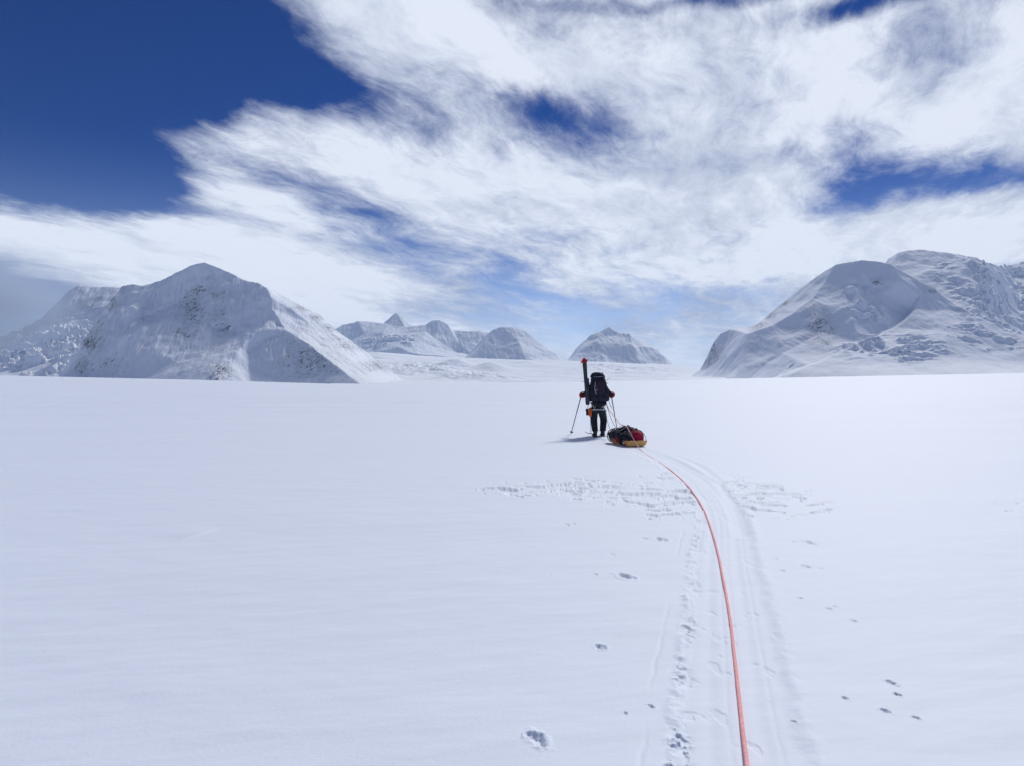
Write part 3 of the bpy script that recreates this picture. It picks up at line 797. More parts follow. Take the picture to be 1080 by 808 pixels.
bm = loft([(c[0], c[1]+.24, c[2]-1.0, c[3], c[4]) for c in interp_secs(secs, 26)], 24, 2.4, .03, 23, 10); from_bm('side_pocket', bm, M_grey, bp)
secs = [(.235,-.22,1.02,.04,.07),(.245,-.22,1.1,.045,.085),(.24,-.22,1.25,.04,.08),(.22,-.22,1.30,.025,.05)]
bm = loft([(c[0], c[1]+.24, c[2]-1.0, c[3], c[4]) for c in interp_secs(secs, 14)], 24, 2.4, .03, 33, 10); from_bm('side_pocket', bm, M_navy, bp)
# bottom gear bag strapped under the main bag
secs = [(0,-.21,.86,.10,.06),(0,-.22,.89,.17,.11),(.01,-.23,.95,.215,.13),(.01,-.23,1.0,.18,.10)]
bm = loft([(c[0], c[1]+.24, c[2]-1.0, c[3], c[4]) for c in interp_secs(secs, 14)], 30, 2.6, .06, 43, 12); from_bm('bottom_bag', bm, M_black, bp)
def strap(parent, pts, r=.007, m=M_strap, n=18, name='strap'):
    bm = bmesh.new(); tube(bm, smooth_pts(pts, n), r, 6); return from_bm(name, bm, m, parent)
for z, w, dy in ((1.13,.30,-.455),(1.33,.285,-.47),(1.52,.24,-.445)):
    strap(bp, [bx_(-w-.04,-.20,z), bx_(-w*.9,-.36,z+.01), bx_(-w*.4,dy,z+.015), bx_(w*.4,dy,z-.005), bx_(w*.9,-.36,z), bx_(w+.01,-.18,z)], .009)
for x0 in (-.13, .09):
    strap(bp, [bx_(x0,-.30,1.82), bx_(x0,-.42,1.76), bx_(x0+.01,-.455,1.60), bx_(x0+.01,-.47,1.40)], .009, M_grey)
strap(bp, [bx_(-.13,-.46,1.55), bx_(-.15,-.475,1.35), bx_(-.10,-.47,1.2)], .006, M_white)
for sx in (-1, 1):
    strap(bp, [bx_(sx*.12,-.06,1.52), bx_(sx*.14,.06,1.56), bx_(sx*.16,.27,1.48), bx_(sx*.17,.29,1.30), bx_(sx*.2,.14,1.12), bx_(sx*.2,-.08,1.06)], .018, M_strap, 24, 'shoulder_strap')
    bk = bmesh.new(); box(bk, bx_(sx*.10,-.485,1.33), (.035,.012,.025), .004); from_bm('buckle', bk, M_white if sx < 0 else M_dmetal, bp)
strap(bp, [bx_(-.36,-.2,1.57), bx_(-.43,-.22,1.555), bx_(-.50,-.2,1.55)], .005, M_grey, 8, 'strap_end')
strap(bp, [bx_(.2,-.25,1.60), bx_(.27,-.25,1.64), bx_(.31,-.24,1.68)], .005, M_grey, 8, 'strap_end')
strap(bp, [bx_(.26,-.3,1.02), bx_(.30,-.33,.90), bx_(.35,-.30,.80)], .006, M_strap, 8, 'strap_end')
bm = bmesh.new(); tube(bm, smooth_pts([bx_(.21*math.cos(t), .03+.17*math.sin(t), 1.03) for t in np.linspace(-.3, math.pi+.3, 24)], 24, 0), .03, 8); from_bm('hip_belt', bm, M_strap, bp)

# ---- pair of skis standing in the side straps of the pack
def ski(idx, x0, y0, lean, lab):
    base = Vector((x0, y0, .90)); L = 1.32
    o = thing('ski', lab, 'ski', at(*base), 'skis strapped upright to the backpack')
    o.rotation_euler = (0, lean, 0)
    def blade(z0, z1, n, nm, m, bend=0.0):
        bm = bmesh.new(); rings = []
        for k in range(n+1):
            z = z0+(z1-z0)*k/n; t = z/L
            w = .046+.012*abs(2*t-1)**2
            if t > .94: w *= max(.08, math.sqrt(max(0, 1-((t-.94)/.062)**2)))
            if t < .03: w *= .7+.3*(t/.03)
            off = (.05*max(0, t-.90)/.10*max(0, t-.90)/.10)*bend
            h = .009*(1-.4*abs(2*t-1))
            rings.append([bm.verts.new((sx_*w, off+sy_*h, z)) for sx_, sy_ in ((-1,-1),(1,-1),(1,1),(-1,1))])
        for a, b in zip(rings[:-1], rings[1:]):
            for q in range(4): bm.faces.new((a[q], a[(q+1) % 4], b[(q+1) % 4], b[q]))
        bm.faces.new(rings[0][::-1]); bm.faces.new(rings[-1])
        return from_bm(nm, bm, m, o, False)
    s_ = 1 if idx else -1
    blade(0, L*.915, 24, 'blade', M_ski, s_); blade(L*.915, L, 12, 'ski_tip', M_skired, s_)
    bm = bmesh.new(); box(bm, (0, s_*.025, .52), (.07,.03,.07), .008); bd = from_bm('binding', bm, M_dmetal, o)
    bm = bmesh.new(); box(bm, (0, s_*.022, .30), (.065,.03,.09), .008); from_bm('heel_piece', bm, M_dmetal, bd)
    bm = bmesh.new(); box(bm, (0, s_*.0105, .98), (.03,.003,.10), 0); from_bm('decal', bm, M_grey, o)
    return o
ski(0, -.31, -.17, R(-4.6), 'black red-tipped ski on the pack, the one of the pair nearer the viewer')
ski(1, -.30, -.125, R(-4.1), 'black red-tipped ski on the pack, the one hidden behind the other')
# red strap bundle holding the two tips together
sb = thing('ski_strap', 'red strap and cloth wrapped round the two ski tips above the pack', 'strap', at(-.405,-.15,2.12))
bm = loft([(-.005,0,-.035,.05,.04),(0,0,-.025,.075,.055),(.012,0,.01,.085,.06),(.02,0,.035,.06,.045),(.02,0,.045,.03,.03)], 22, 2.3, .05, 51, 22); from_bm('wrap', bm, M_red, sb)
bm = bmesh.new(); tube(bm, smooth_pts([(.05,0,.01),(.10,-.01,.035),(.105,0,.06)], 8), .012, 6); from_bm('loose_end', bm, M_red, sb)
bm = bmesh.new(); tube(bm, smooth_pts([(-.05,0,-.01),(-.085,0,-.035),(-.09,0,-.06)], 8), .012, 6); from_bm('loose_end', bm, M_red, sb)

# ---- gear hanging from the harness
def pouch(lab, nm, cat, loc, sz, m, m2):
    o = thing(nm, lab, cat, at(*loc))
    a, b, h = sz
    bm = loft(interp_secs([(0,0,0,a*.6,b*.6),(0,0,.02,a*.95,b),(0,0,h*.5,a,b),(0,0,h*.85,a*.9,b*.9),(0,0,h,a*.5,b*.5)], 14), 22, 2.5, .03, 61, 14)
    from_bm('bag', bm, m, o)
    bm = loft(interp_secs([(-.012,0,h*.62,a*1.04,b*1.06),(-.012,0,h*.9,a*1.0,b*1.0),(-.01,0,h*1.04,a*.45,b*.5)], 8), 22, 2.5); from_bm('flap', bm, m2, o)
    bm = bmesh.new(); tube(bm, smooth_pts([(0,0,h),(.02,.01,h+.06),(.05,.03,.95-loc[2])], 8), .006, 6); from_bm('loop', bm, M_strap, o)
    return o
pouch('orange pouch hanging at the left hip of the hiker', 'pouch', 'pouch', (-.225,-.06,.57), (.05,.05,.24), M_orange, M_orange)
pouch('small black pouch hanging outside the orange pouch', 'pouch', 'pouch', (-.305,-.03,.60), (.035,.045,.19), M_black, M_black)
def ring_gear(x, y, z, lab, m, sz=.05):
    o = thing('carabiner', lab, 'carabiner', at(x, y, z), 'metal gear clipped to the harness')
    bm = bmesh.new(); tube(bm, [(sz*.55*math.cos(t), .006*math.sin(2*t), sz*math.sin(t)) for t in np.linspace(-.3, math.pi*2-.9, 22)], .006, 6); from_bm('frame', bm, m, o)
    bm = bmesh.new(); tube(bm, [(sz*.55*math.cos(-.9), 0, sz*math.sin(-.9)), (sz*.56, 0, sz*math.sin(-.3))], .005, 6); from_bm('gate', bm, M_metal, o)
ring_gear(-.12,-.18,.84, 'pale carabiner under the left half of the pack', M_pale)
ring_gear(.03,-.20,.83, 'dark carabiner under the middle of the pack', M_dmetal)
ring_gear(.15,-.17,.85, 'bright carabiner under the right half of the pack', M_metal, .055)
# ice axe hanging head down from the left hip
ia = thing('ice_axe', 'pale thin-shafted ice axe hanging beside the left leg of the hiker', 'ice axe', at(-.215,.02,.62))
bm = bmesh.new(); tube(bm, [(0,0,0),(.01,.0,-.25),(.02,.0,-.53)], .0085, 8); from_bm('shaft', bm, M_pale, ia)
bm = bmesh.new(); tube(bm, smooth_pts([(.05,0,-.52),(.02,0,-.54),(-.06,0,-.53),(-.12,0,-.50),(-.16,0,-.47)], 16), [.004,.008,.012,.012,.012,.012,.011,.011,.010,.010,.009,.008,.007,.006,.004,.002], 6); from_bm('head', bm, M_dmetal, ia)
# snowshoes
for sx, lab in ((-1, 'dark snowshoe under the left boot of the hiker'), (1, 'dark snowshoe under the right boot of the hiker')):
    ax, ay, _ = AN[sx]; o = thing('snowshoe', lab, 'snowshoe', at(ax+sx*.01, ay+.06, .0))
    P_ = [(.105*math.sin(t)*(1-.25*math.cos(t)*-1*.6), .33*math.cos(t)*-1, .012+.05*max(0, -math.cos(t))**6) for t in np.linspace(0, 2*math.pi, 40)]
    bm = bmesh.new(); tube(bm, P_, .011, 8, False); from_bm('frame', bm, M_dmetal, o)
    bm = bmesh.new(); vs = [bm.verts.new((p[0]*.96, p[1]*.8, .012)) for p in P_[:-1]]; f_ = bm.faces.new(vs)
    r_ = bmesh.ops.extrude_face_region(bm, geom=[f_]); bmesh.ops.translate(bm, vec=(0,0,.006), verts=[v_ for v_ in r_['geom'] if isinstance(v_, bmesh.types.BMVert)])
    from_bm('deck', bm, M_strap, o, False)
    bm = bmesh.new(); tube(bm, smooth_pts([(-.06,.02,.02),(-.06,.02,.07),(0,.02,.10),(.06,.02,.07),(.06,.02,.02)], 14), .009, 6); from_bm('binding', bm, M_strap, o)

# ---- sled and its load
SX, SY, SRZ = 2.79, 17.42, R(15)
SZ = min(gh(SX, SY-.5), gh(SX, SY), gh(SX-.1, SY+.5))-.005
sled = thing('sled', 'orange plastic pulk sled loaded with bags behind the hiker', 'sled', (SX, SY, SZ), None, SRZ)
def hull(off, top, L0, L1, m, nm, thick=.008):
    bm = bmesh.new(); n = 34; rings = []
    prof = [(-1.0,1.0),(-.96,.72),(-.86,.25),(-.72,.03),(-.4,.0),(0,.012),(.4,.0),(.72,.03),(.86,.25),(.96,.72),(1.0,1.0)]
    for k in range(n+1):
        y = L0+(L1-L0)*k/n
        up = .20*max(0, (y-.30)/.36)**2.0 if y > .30 else 0
        tw = .255*(1-.35*max(0, (y-.25)/.41)**2); h = top*(1-.25*max(0, (y-.3)/.36))
        bk = .04*max(0, (-.55-y)/.07)**2
        rings.append([(a*tw, y, off+up+bk+b*h) for a, b in prof])
    R1 = [[bm.verts.new(p) for p in r_] for r_ in rings]
    R2 = [[bm.verts.new((p[0]*.965, p[1], p[2]+thick)) for p in r_] for r_ in rings]
    for Rg, fl in ((R1, False), (R2, True)):
        for a, b in zip(Rg[:-1], Rg[1:]):
            for q in range(len(prof)-1):
                f4 = (a[q], a[q+1], b[q+1], b[q]); bm.faces.new(f4[::-1] if fl else f4)
    for a, b in ((R1[i], R2[i]) for i in (0, -1)):
        for q in range(len(prof)-1): bm.faces.new((a[q], a[q+1], b[q+1], b[q]))
    for q in (0, -1):
        for i in range(n): bm.faces.new((R1[i][q], R1[i+1][q], R2[i+1][q], R2[i][q]))
    return from_bm(nm, bm, m, sled)
hull(.004, .13, -.62, .66, M_sled, 'hull')
# stern wall, rolled rims, runners
bm = bmesh.new(); prof = [(-.25,.135),(-.243,.10),(-.225,.05),(-.19,.025),(.19,.025),(.225,.05),(.243,.10),(.25,.135)]
a = [bm.verts.new((x, -.628-.03*(z/.14), z)) for x, z in prof]; b = [bm.verts.new((x, -.60-.03*(z/.14), z)) for x, z in prof]
bm.faces.new(a); bm.faces.new(b[::-1])
for i in range(len(a)): bm.faces.new((a[i], b[i], b[(i+1) % len(a)], a[(i+1) % len(a)]))
from_bm('stern', bm, M_sledtan, sled, False)
for sx in (-1, 1):
    bm = bmesh.new(); tube(bm, [(sx*.258*(1-.35*max(0,(y-.25)/.41)**2), y, .004+.13*(1-.25*max(0,(y-.3)/.36))+(.20*max(0,(y-.30)/.36)**2 if y > .3 else 0)) for y in np.linspace(-.64, .66, 26)], .013, 8); from_bm('rim', bm, M_sled, sled)
    bm = bmesh.new(); tube(bm, [(sx*.16, y, .004) for y in np.linspace(-.6, .35, 8)], .008, 6); from_bm('runner', bm, M_sledtan, sled)
bm = bmesh.new(); tube(bm, [(x, -.66, .14) for x in np.linspace(-.25, .25, 8)], .014, 8); from_bm('rim', bm, M_sledtan, sled)
bm = bmesh.new(); box(bm, (-.262,-.42,.085), (.012,.16,.05), .003); from_bm('patch', bm, M_white, sled)
MS = Matrix.Translation((SX, SY, SZ)) @ Matrix.Rotation(SRZ, 4, 'Z')
def duffel(nm, lab, cat, c, L, rw, rh, ang, m, seed, jit=.05, straps=(.3,.7), sm_=M_strap):
    w = MS @ Vector(c); o = thing(nm, lab, cat, w, None, SRZ+ang)
    secs = []
    for k in range(25):
        t = k/24; e = (1-abs(2*t-1)**3.2)**.5 if 0 < t < 1 else .05
        secs.append((0, 0, (t-.5)*L, rw*max(.12, e), rh*max(.12, e)))
    bm = loft(secs, 30, 2.35, jit, seed, 9)
    bmesh.ops.rotate(bm, matrix=Matrix.Rotation(R(90), 3, 'X'), verts=bm.verts)
    bmesh.ops.translate(bm, vec=(0, 0, rh), verts=bm.verts)
    from_bm('bag', bm, m, o)
    for s in straps:
        y = (s-.5)*L; bm = bmesh.new()
        tube(bm, [((rw+.012)*math.copysign(abs(math.cos(t))**.85, math.cos(t)), y, rh+(rh+.012)*math.copysign(abs(math.sin(t))**.85, math.sin(t))) for t in np.linspace(0, 2*math.pi, 30)], .011, 6, False)
        from_bm('strap', bm, sm_, o)
    bm = bmesh.new(); tube(bm, smooth_pts([(.03,-.1*L/.6,2*rh-.01),(.05,0,2*rh+.05),(.03,.1*L/.6,2*rh-.01)], 12), .010, 6); from_bm('handle', bm, sm_, o)
    return o
duffel('duffel_bag', 'big black duffel bag filling the front of the sled', 'duffel bag', (-.05,.17,.035), .80, .245, .165, R(4), M_black, 71, .07, (.2,.5,.8), M_grey)
duffel('duffel_bag', 'crimson duffel bag at the right rear of the sled', 'duffel bag', (.11,-.27,.03), .64, .175, .175, R(-6), M_redbag, 77, .045, (.35,.72))
duffel('stuff_sack', 'black stuff sack at the left rear of the sled beside the crimson bag', 'stuff sack', (-.15,-.33,.03), .52, .14, .145, R(6), M_black, 83, .06, (.4,))
duffel('stuff_sack', 'small red sack wedged low between the black bags on the left of the sled', 'stuff sack', (-.20,-.10,.075), .22, .08, .07, R(60), M_redbag, 89, .03, ())
duffel('stuff_sack', 'black stuff sack lying on top of the sled load', 'stuff sack', (.02,-.02,.27), .42, .15, .085, R(20), M_navy, 95, .05, (.5,))
cn = thing('cargo_net', 'black cord lashing laced across the bags on the sled', 'cord', MS @ Vector((0,0,.1)), None, SRZ)
for k, y in enumerate((-.50,-.28,-.05,.18,.40)):
    s_ = 1 if k % 2 else -1
    bm = bmesh.new(); tube(bm, smooth_pts([(-.262,y,.035),(-.255,y+.01,.15),(-.17,y+.04*s_,.27 if y > -.4 else .20),(0,y+.06*s_,.29 if abs(y) > .3 else .36),(.19,y+.05*s_,.30 if y > -.4 else .24),(.255,y+.05*s_,.15),(.262,y+.1*s_,.035)], 30, 3), .006, 6); from_bm('cord', bm, M_white if k == 2 else M_strap, cn)
bt_ = thing('water_bottle', 'pale bottle tucked into the middle of the sled load', 'bottle', MS @ Vector((-.09,-.13,.30)), None, SRZ+R(30))
bt_.rotation_euler = (R(75), 0, SRZ+R(40))
bm = bmesh.new(); tube(bm, [(0,0,z) for z in (0,.01,.14,.16,.17)], [.03,.038,.038,.022,.02], 14); from_bm('body', bm, M_white, bt_)
bm = bmesh.new(); tube(bm, [(0,0,z) for z in (.17,.175,.20,.205)], [.018,.024,.024,.018], 14); from_bm('cap', bm, M_dmetal, bt_)

# ---- sled traces
for sx, x0, lab in ((-1, .12, 'thin grey hauling line to the sled, left of the pair'), (1, .20, 'thin grey hauling line to the sled, right of the pair')):
    a = Vector(at(x0+.02, -.14, .90)); b = MS @ Vector((sx*.10, .64, .25))
    pts = [tuple(a.lerp(b, t)-Vector((0,0,.10*math.sin(math.pi*t)))) for t in np.linspace(0, 1, 20)]
    bm = bmesh.new(); tube(bm, pts, .006, 6); o = from_bm('tow_line', bm, M_grey); tag(o, lab, 'line', 'hauling lines between hiker and sled')
# ---- the climbing rope
def on(px, py, dz=0.0):
    p = GP(px, py); return (p[0], p[1], gh(p[0], p[1])+dz)
def air(px, py, Y): return ((px-540)/FPX*Y, Y, CAM_H+(HY-py)/FPX*Y)
rp = [at(.22,-.12,.93), at(.25,-.35,.78), (2.77,18.75,.52)]
rp += [(2.78,18.3,.43),(2.78,17.9,.44),air(660,449.6,17.45),air(661.5,451,17.2),air(663.5,454.5,16.95),air(666,459,16.80),air(669,464.5,16.70),air(672,469.5,16.62)]
rp += [on(676,475,.002), on(682,479,-.004), on(690,484,-.008), on(699,489.5,-.004), on(709,497,.006), on(720,507,.010), on(729,517,.012), on(737,528,.012), on(744,541,.010), on(749,554,.012), on(754,570,.012), on(759,590,.014)]
rp += [on(762,606,.012), on(766,626,.011), on(771,656,.010), on(775,690,.010), on(780,735,.012), on(784,772,.016), on(789,812,.03), air(794,860,2.45), air(800,960,1.95), (.55,1.3,.42), (.38,.7,.68), (.24,.3,.92)]
pts = resample_sm(rp, 520, 6)
bm = bmesh.new(); tube(bm, [tuple(p) for p in pts], .0094, 8)
m, t, b = new_mat('salmon_rope_sheath')
co = t.n.new('ShaderNodeNewGeometry').outputs['Position']
w1 = t.noise(co, 55, 3, .6); w2 = t.noise(co, 260, 2, .5)
c1 = t.mix(t.smooth(w1, .45, .6), (.98,.38,.36), (.98,.54,.52))
t.l.new(t.mix(t.smooth(w2, .6, .7), c1, (.95,.38,.37)), b.inputs['Base Color']); b.inputs['Roughness'].default_value = .8
bpn = t.n.new('ShaderNodeBump'); bpn.inputs['Strength'].default_value = .4; bpn.inputs['Distance'].default_value = .002
t.l.new(w2, bpn.inputs['Height']); t.l.new(bpn.outputs[0], b.inputs['Normal'])
rope = from_bm('climbing_rope', bm, m); tag(rope, 'long salmon pink rope running over the sled and along the trail to the viewer', 'rope')

# ---- snow blown along the foot of the peaks: flat lens-shaped veils
def veils(lst, dens, name='blowing_snow', lab='low veil of wind-blown snow drifting along the foot of the peaks'):
    bm = bmesh.new()
    for (px, D, rx, ry, rz, z0) in lst:
        bmesh.ops.create_uvsphere(bm, u_segments=40, v_segments=20, radius=1.0, matrix=Matrix.Translation(((px-540)/FPX*D, D, z0)) @ Matrix.Diagonal((rx, ry, rz, 1)))
    me = bpy.data.meshes.new(name); bm.to_mesh(me); bm.free()
    m = bpy.data.materials.new(name); m.use_nodes = True; nt = m.node_tree; nt.nodes.clear()
    out = nt.nodes.new('ShaderNodeOutputMaterial'); v = nt.nodes.new('ShaderNodeVolumePrincipled')
    v.inputs['Color'].default_value = (.97, .98, 1, 1); v.inputs['Density'].default_value = dens; v.inputs['Anisotropy'].default_value = .5
    nt.links.new(v.outputs[0], out.inputs['Volume'])
    o = link(name, me, m, smooth=True); tag(o, lab, kind='stuff')
veils([(430,2750,330,120,32,0),(860,2600,560,140,44,4),(1010,2500,620,160,60,10),(760,2800,230,120,16,2)], .0011)

def low_cloud():
    bm = bmesh.new(); bmesh.ops.create_uvsphere(bm, u_segments=32, v_segments=16, radius=1.0)
    me = bpy.data.meshes.new('low_cloud'); bm.to_mesh(me); bm.free()
    m = bpy.data.materials.new('grey_mist'); m.use_nodes = True; nt = m.node_tree; nt.nodes.clear(); t = NT(nt)
    out = t.n.new('ShaderNodeOutputMaterial'); v = t.n.new('ShaderNodeVolumePrincipled')
    v.inputs['Color'].default_value = (.76, .86, 1, 1)
    co = t.n.new('ShaderNodeTexCoord').outputs['Object']
    r2 = t.m('MULTIPLY', t.vm('LENGTH', co), t.vm('LENGTH', co))
    f = t.m('MAXIMUM', t.m('SUBTRACT', 1.0, r2), 0.0)
    n = t.smooth(t.noise(co, 2.2, 4, .55), .36, .66)
    t.l.new(t.m('MULTIPLY', t.m('MULTIPLY', f, f), t.m('MULTIPLY', t.m('ADD', n, .25), .0042)), v.inputs['Density'])
    t.l.new(v.outputs[0], out.inputs['Volume'])
    o = link('low_cloud', me, m, smooth=False)
    o.location = (-4350, 5750, 560); o.scale = (1050, 520, 560)
    tag(o, 'grey mist wrapped round the distant slope at the far left', kind='stuff')
low_cloud()
#@@OBJECTS_END

# ------------------------------------------------------------------ haze
def build_haze():
    bm = bmesh.new(); bmesh.ops.create_cube(bm, size=1)
    me = bpy.data.meshes.new('haze'); bm.to_mesh(me); bm.free()
    m = bpy.data.materials.new('thin_mountain_air'); m.use_nodes = True
    nt = m.node_tree; nt.nodes.clear()
    out = nt.nodes.new('ShaderNodeOutputMaterial'); v = nt.nodes.new('ShaderNodeVolumePrincipled')
    v.inputs['Color'].default_value = (.58, .78, 1, 1); v.inputs['Density'].default_value = HAZE
    v.inputs['Anisotropy'].default_value = .0
    nt.links.new(v.outputs[0], out.inputs['Volume'])
    o = link('haze', me, m, smooth=False)
    o.scale = (54000, 54000, 1640); o.location = (0, 0, 1640/2-330)
    tag(o, 'thin cold mountain air softening the far peaks', kind='stuff')
HAZE = 1.9e-5
build_haze()

# ------------------------------------------------------------------ world
def build_world():
    w = bpy.data.worlds.new('World'); bpy.context.scene.world = w; w.use_nodes = True
    w.node_tree.nodes.clear(); t = NT(w.node_tree)
    out = t.n.new('ShaderNodeOutputWorld')
    sky = t.n.new('ShaderNodeTexSky'); sky.sky_type = 'NISHITA'; sky.sun_disc = False
    sky.sun_elevation = R(SUN_EL); sky.sun_rotation = R(SUN_AZ)
    sky.altitude = 4500; sky.air_density = 1.0; sky.dust_density = .25; sky.ozone_density = 3.0
    co = t.n.new('ShaderNodeTexCoord').outputs['Generated']
    x, y, z = t.sep(co)
    zc = t.m('MAXIMUM', z, 0.0)
    hyp = t.m('SQRT', t.m('ADD', t.m('MULTIPLY', x, x), t.m('MULTIPLY', y, y)))
    u = t.m('ARCTAN2', x, y)
    v = t.m('DIVIDE', zc, t.m('MAXIMUM', hyp, .02))
    UV = t.xyz(u, v)
    def pos(px, py):
        th = math.atan2(px-540, FPX); return th, (HY-py)/FPX*math.cos(th)
    def blob(px, py, rx, ry, ang=0.0, src=UV):
        """soft ellipse in the sky, angle in degrees counter-clockwise, radii in photograph pixels"""
        a, b = pos(px, py); k = math.cos(a)
        rx = rx/FPX*k; ry = ry/FPX*k
        q = t.mapping(src, loc=(a, b, 0), rot=(0, 0, R(ang)), scale=(rx, ry, 1), typ='TEXTURE')
        L = t.vm('LENGTH', q)
        return t.smooth(L, 0.0, 1.55, 1.0, 0.0)
    # cloud deck seen in perspective
    den = t.m('ADD', zc, .10)
    P = t.xyz(t.m('DIVIDE', x, den), t.m('DIVIDE', y, den))
    warp = t.noise(P, 1.1, 3, .5)
    nwn = t.n.new('ShaderNodeTexNoise'); nwn.inputs['Scale'].default_value = 1.5; nwn.inputs['Detail'].default_value = 3
    t.l.new(P, nwn.inputs['Vector'])
    wv = t.vm('SUBTRACT', nwn.outputs['Color'], (.5, .5, .5))
    PW = t.vm('ADD', P, t.vm('SCALE', wv, sc=.30))
    sdx, sdy = math.sin(R(24)), math.cos(R(24))
    along = t.vm('DOT_PRODUCT', PW, (sdx, sdy, 0)); acr = t.vm('DOT_PRODUCT', PW, (sdy, -sdx, 0))
    PS = t.xyz(t.m('MULTIPLY', along, .62), t.m('MULTIPLY', acr, 1.75))
    PF = t.xyz(t.m('MULTIPLY', along, 1.1), t.m('MULTIPLY', acr, 2.1), 3.0)
    n1 = t.noise(PS, 1.5, 12, .62, .15)
    n2 = t.noise(PF, 4.4, 13, .70, .25)
    n3 = t.noise(t.mapping(PS, loc=(5,2,0)), 1.1, 8, .55)
    # irregular edges for the placed openings
    wd = t.n.new('ShaderNodeTexNoise'); wd.inputs['Scale'].default_value = 7; wd.inputs['Detail'].default_value = 6; wd.inputs['Roughness'].default_value = .6
    t.l.new(UV, wd.inputs['Vector'])
    UW = t.vm('ADD', UV, t.vm('SCALE', t.vm('SUBTRACT', wd.outputs['Color'], (.5,.5,.5)), sc=.07))
    holes = [ # px, py, rx, ry, angle, strength
        (50,70,190,120,0,1.6),(190,30,140,75,0,1.2),(70,175,110,50,-3,1.1),(335,82,100,26,-18,.8),(250,45,100,50,-20,.6),(-60,120,160,110,0,1.0),
        (608,130,70,36,-28,.62),(520,85,95,18,-32,.28),
        (935,200,110,26,8,.75),(905,165,45,32,20,.55),(1050,185,70,14,12,.42),
        (900,4,80,16,0,.7),(760,-4,200,12,0,.45),(985,55,45,28,-30,.25),
        (440,270,75,12,-4,.28),(500,297,80,12,-6,.3),(540,285,30,14,0,.25),(385,228,60,8,-5,.22),(560,315,80,10,0,.3),
        (640,330,130,26,0,.30),(790,305,90,10,0,.30),(600,350,60,22,0,.38),(470,330,80,16,0,.3),(210,225,70,8,-8,.25),(700,95,60,10,-20,.14)]
    tot = None
    for (px, py, rx, ry, an, s) in holes:
        e = t.m('MULTIPLY', blob(px, py, rx, ry, an, UW), s)
        tot = e if tot is None else t.m('ADD', tot, e)
    banks = [(195,140,75,22,-12,.5),(265,108,40,40,-40,.45),(220,185,90,26,-20,.4),(620,345,300,60,0,.26),(60,262,280,52,-6,.95),(330,300,170,50,-14,.45),(260,250,150,30,-10,.2),(1000,250,220,45,8,.5),(820,260,200,40,0,.3),(700,200,240,70,0,.38),(850,90,220,75,-15,.35),(1030,120,100,40,10,.35),
             (400,170,150,40,-18,.28),(480,200,160,30,-10,.2),(470,40,150,35,-22,.45),(560,60,200,40,-25,.25),(1060,50,60,80,0,.3),(490,282,30,14,0,.3),(250,150,60,30,-10,.15)]
    add = None
    for (px, py, rx, ry, an, s) in banks:
        e = t.m('MULTIPLY', blob(px, py, rx, ry, an, UV), s)
        add = e if add is None else t.m('ADD', add, e)
    # overhead and behind: broken cloud
    base = t.m('SUBTRACT', t.smooth(y, .2, .6, .16, .43), t.smooth(z, .5, .8, .0, .35))
    s = t.m('ADD', base, t.m('MULTIPLY', t.m('SUBTRACT', n1, .5), 1.6))
    s = t.m('ADD', s, t.m('MULTIPLY', t.m('SUBTRACT', n2, .5), 1.0))
    s = t.m('ADD', s, t.m('SUBTRACT', add, tot))
    alpha = t.smooth(s, -.16, .80)
    # grey undersides
    grey = [(10,340,150,55,0,1.5),(0,290,90,40,0,.6),(640,155,150,30,-12,.3),(730,175,120,16,0,.25),(560,215,120,14,0,.2),(620,80,90,20,-30,.3),(980,60,60,60,-30,.35),(860,310,120,14,0,.35),(700,330,200,30,0,.4),(480,310,100,30,0,.3),(330,260,90,14,-8,.15)]
    gt = None
    for (px, py, rx, ry, an, st) in grey:
        e = t.m('MULTIPLY', blob(px, py, rx, ry, an, UW), st)
        gt = e if gt is None else t.m('ADD', gt, e)
    br = t.m('ADD', t.smooth(n3, .3, .7, .62, 1.08), t.m('MULTIPLY', t.m('SUBTRACT', n2, .5), .9))
    br = t.m('SUBTRACT', t.m('ADD', br, t.smooth(s, .3, 1.4, -.1, .25)), gt, clamp=True)
    ccol = t.mix(br, CLOUD_DARK, CLOUD_BRIGHT)
    skyc = t.vm('MULTIPLY', sky.outputs[0], (SKY_GAIN,)*3)
    bl = t.vm('MULTIPLY', skyc, t.mix(t.smooth(v, .02, .32), (1.05, .92, .93), SKY_TINT))
    col = t.mix(alpha, bl, ccol)
    bg = t.n.new('ShaderNodeBackground'); bg.inputs['Strength'].default_value = .1
    t.l.new(col, bg.inputs['Color']); t.l.new(bg.outputs[0], out.inputs['Surface'])
    w.cycles.sampling_method = 'MANUAL'; w.cycles.sample_map_resolution = 512
CLOUD_DARK = (2.3, 2.95, 4.7); CLOUD_BRIGHT = (7.4, 7.9, 9.0)
SKY_GAIN = 1.0; SKY_TINT = (.0, .175, .50)
build_world()

sl = bpy.data.lights.new('sun', 'SUN'); sl.energy = 2.6; sl.angle = R(9); sl.color = (1, .975, .94)
so = bpy.data.objects.new('sun', sl); C.objects.link(so)
sd = Vector((math.cos(R(SUN_EL))*math.sin(R(SUN_AZ)), math.cos(R(SUN_EL))*math.cos(R(SUN_AZ)), math.sin(R(SUN_EL))))
so.rotation_euler = sd.to_track_quat('Z', 'Y').to_euler(); so.location = sd*60

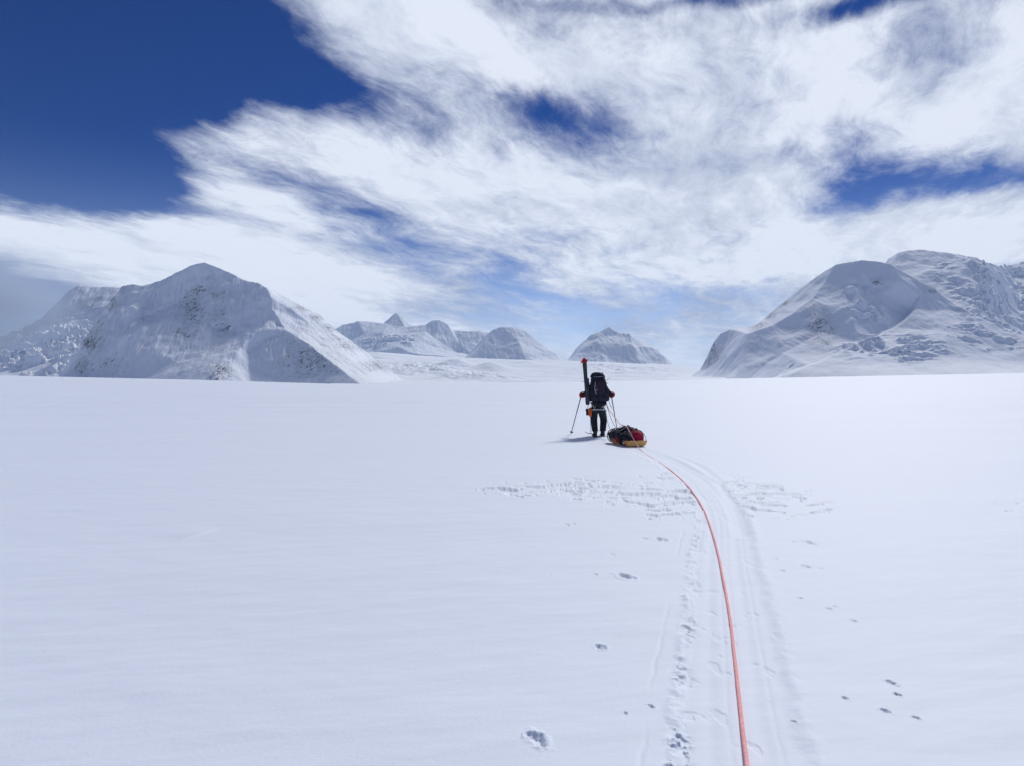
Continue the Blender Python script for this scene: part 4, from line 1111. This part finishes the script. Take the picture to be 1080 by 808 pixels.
# ------------------------------------------------------------------ camera
cd = bpy.data.cameras.new('camera'); cam = bpy.data.objects.new('camera', cd); C.objects.link(cam)
cam.location = (0, 0, CAM_H); cam.rotation_euler = (R(90)-math.atan((404-HY)/FPX), 0, 0)
cd.sensor_width = 36; cd.lens = 36*FPX/1080
cd.clip_start = .05; cd.clip_end = 90000
sc = bpy.context.scene; sc.camera = cam
sc.render.engine = 'CYCLES'
sc.cycles.use_denoising = True
sc.cycles.max_bounces = 8; sc.cycles.diffuse_bounces = 3; sc.cycles.volume_bounces = 1
sc.view_settings.view_transform = 'Standard'; sc.view_settings.look = 'None'
sc.view_settings.exposure = .09; sc.view_settings.gamma = 1
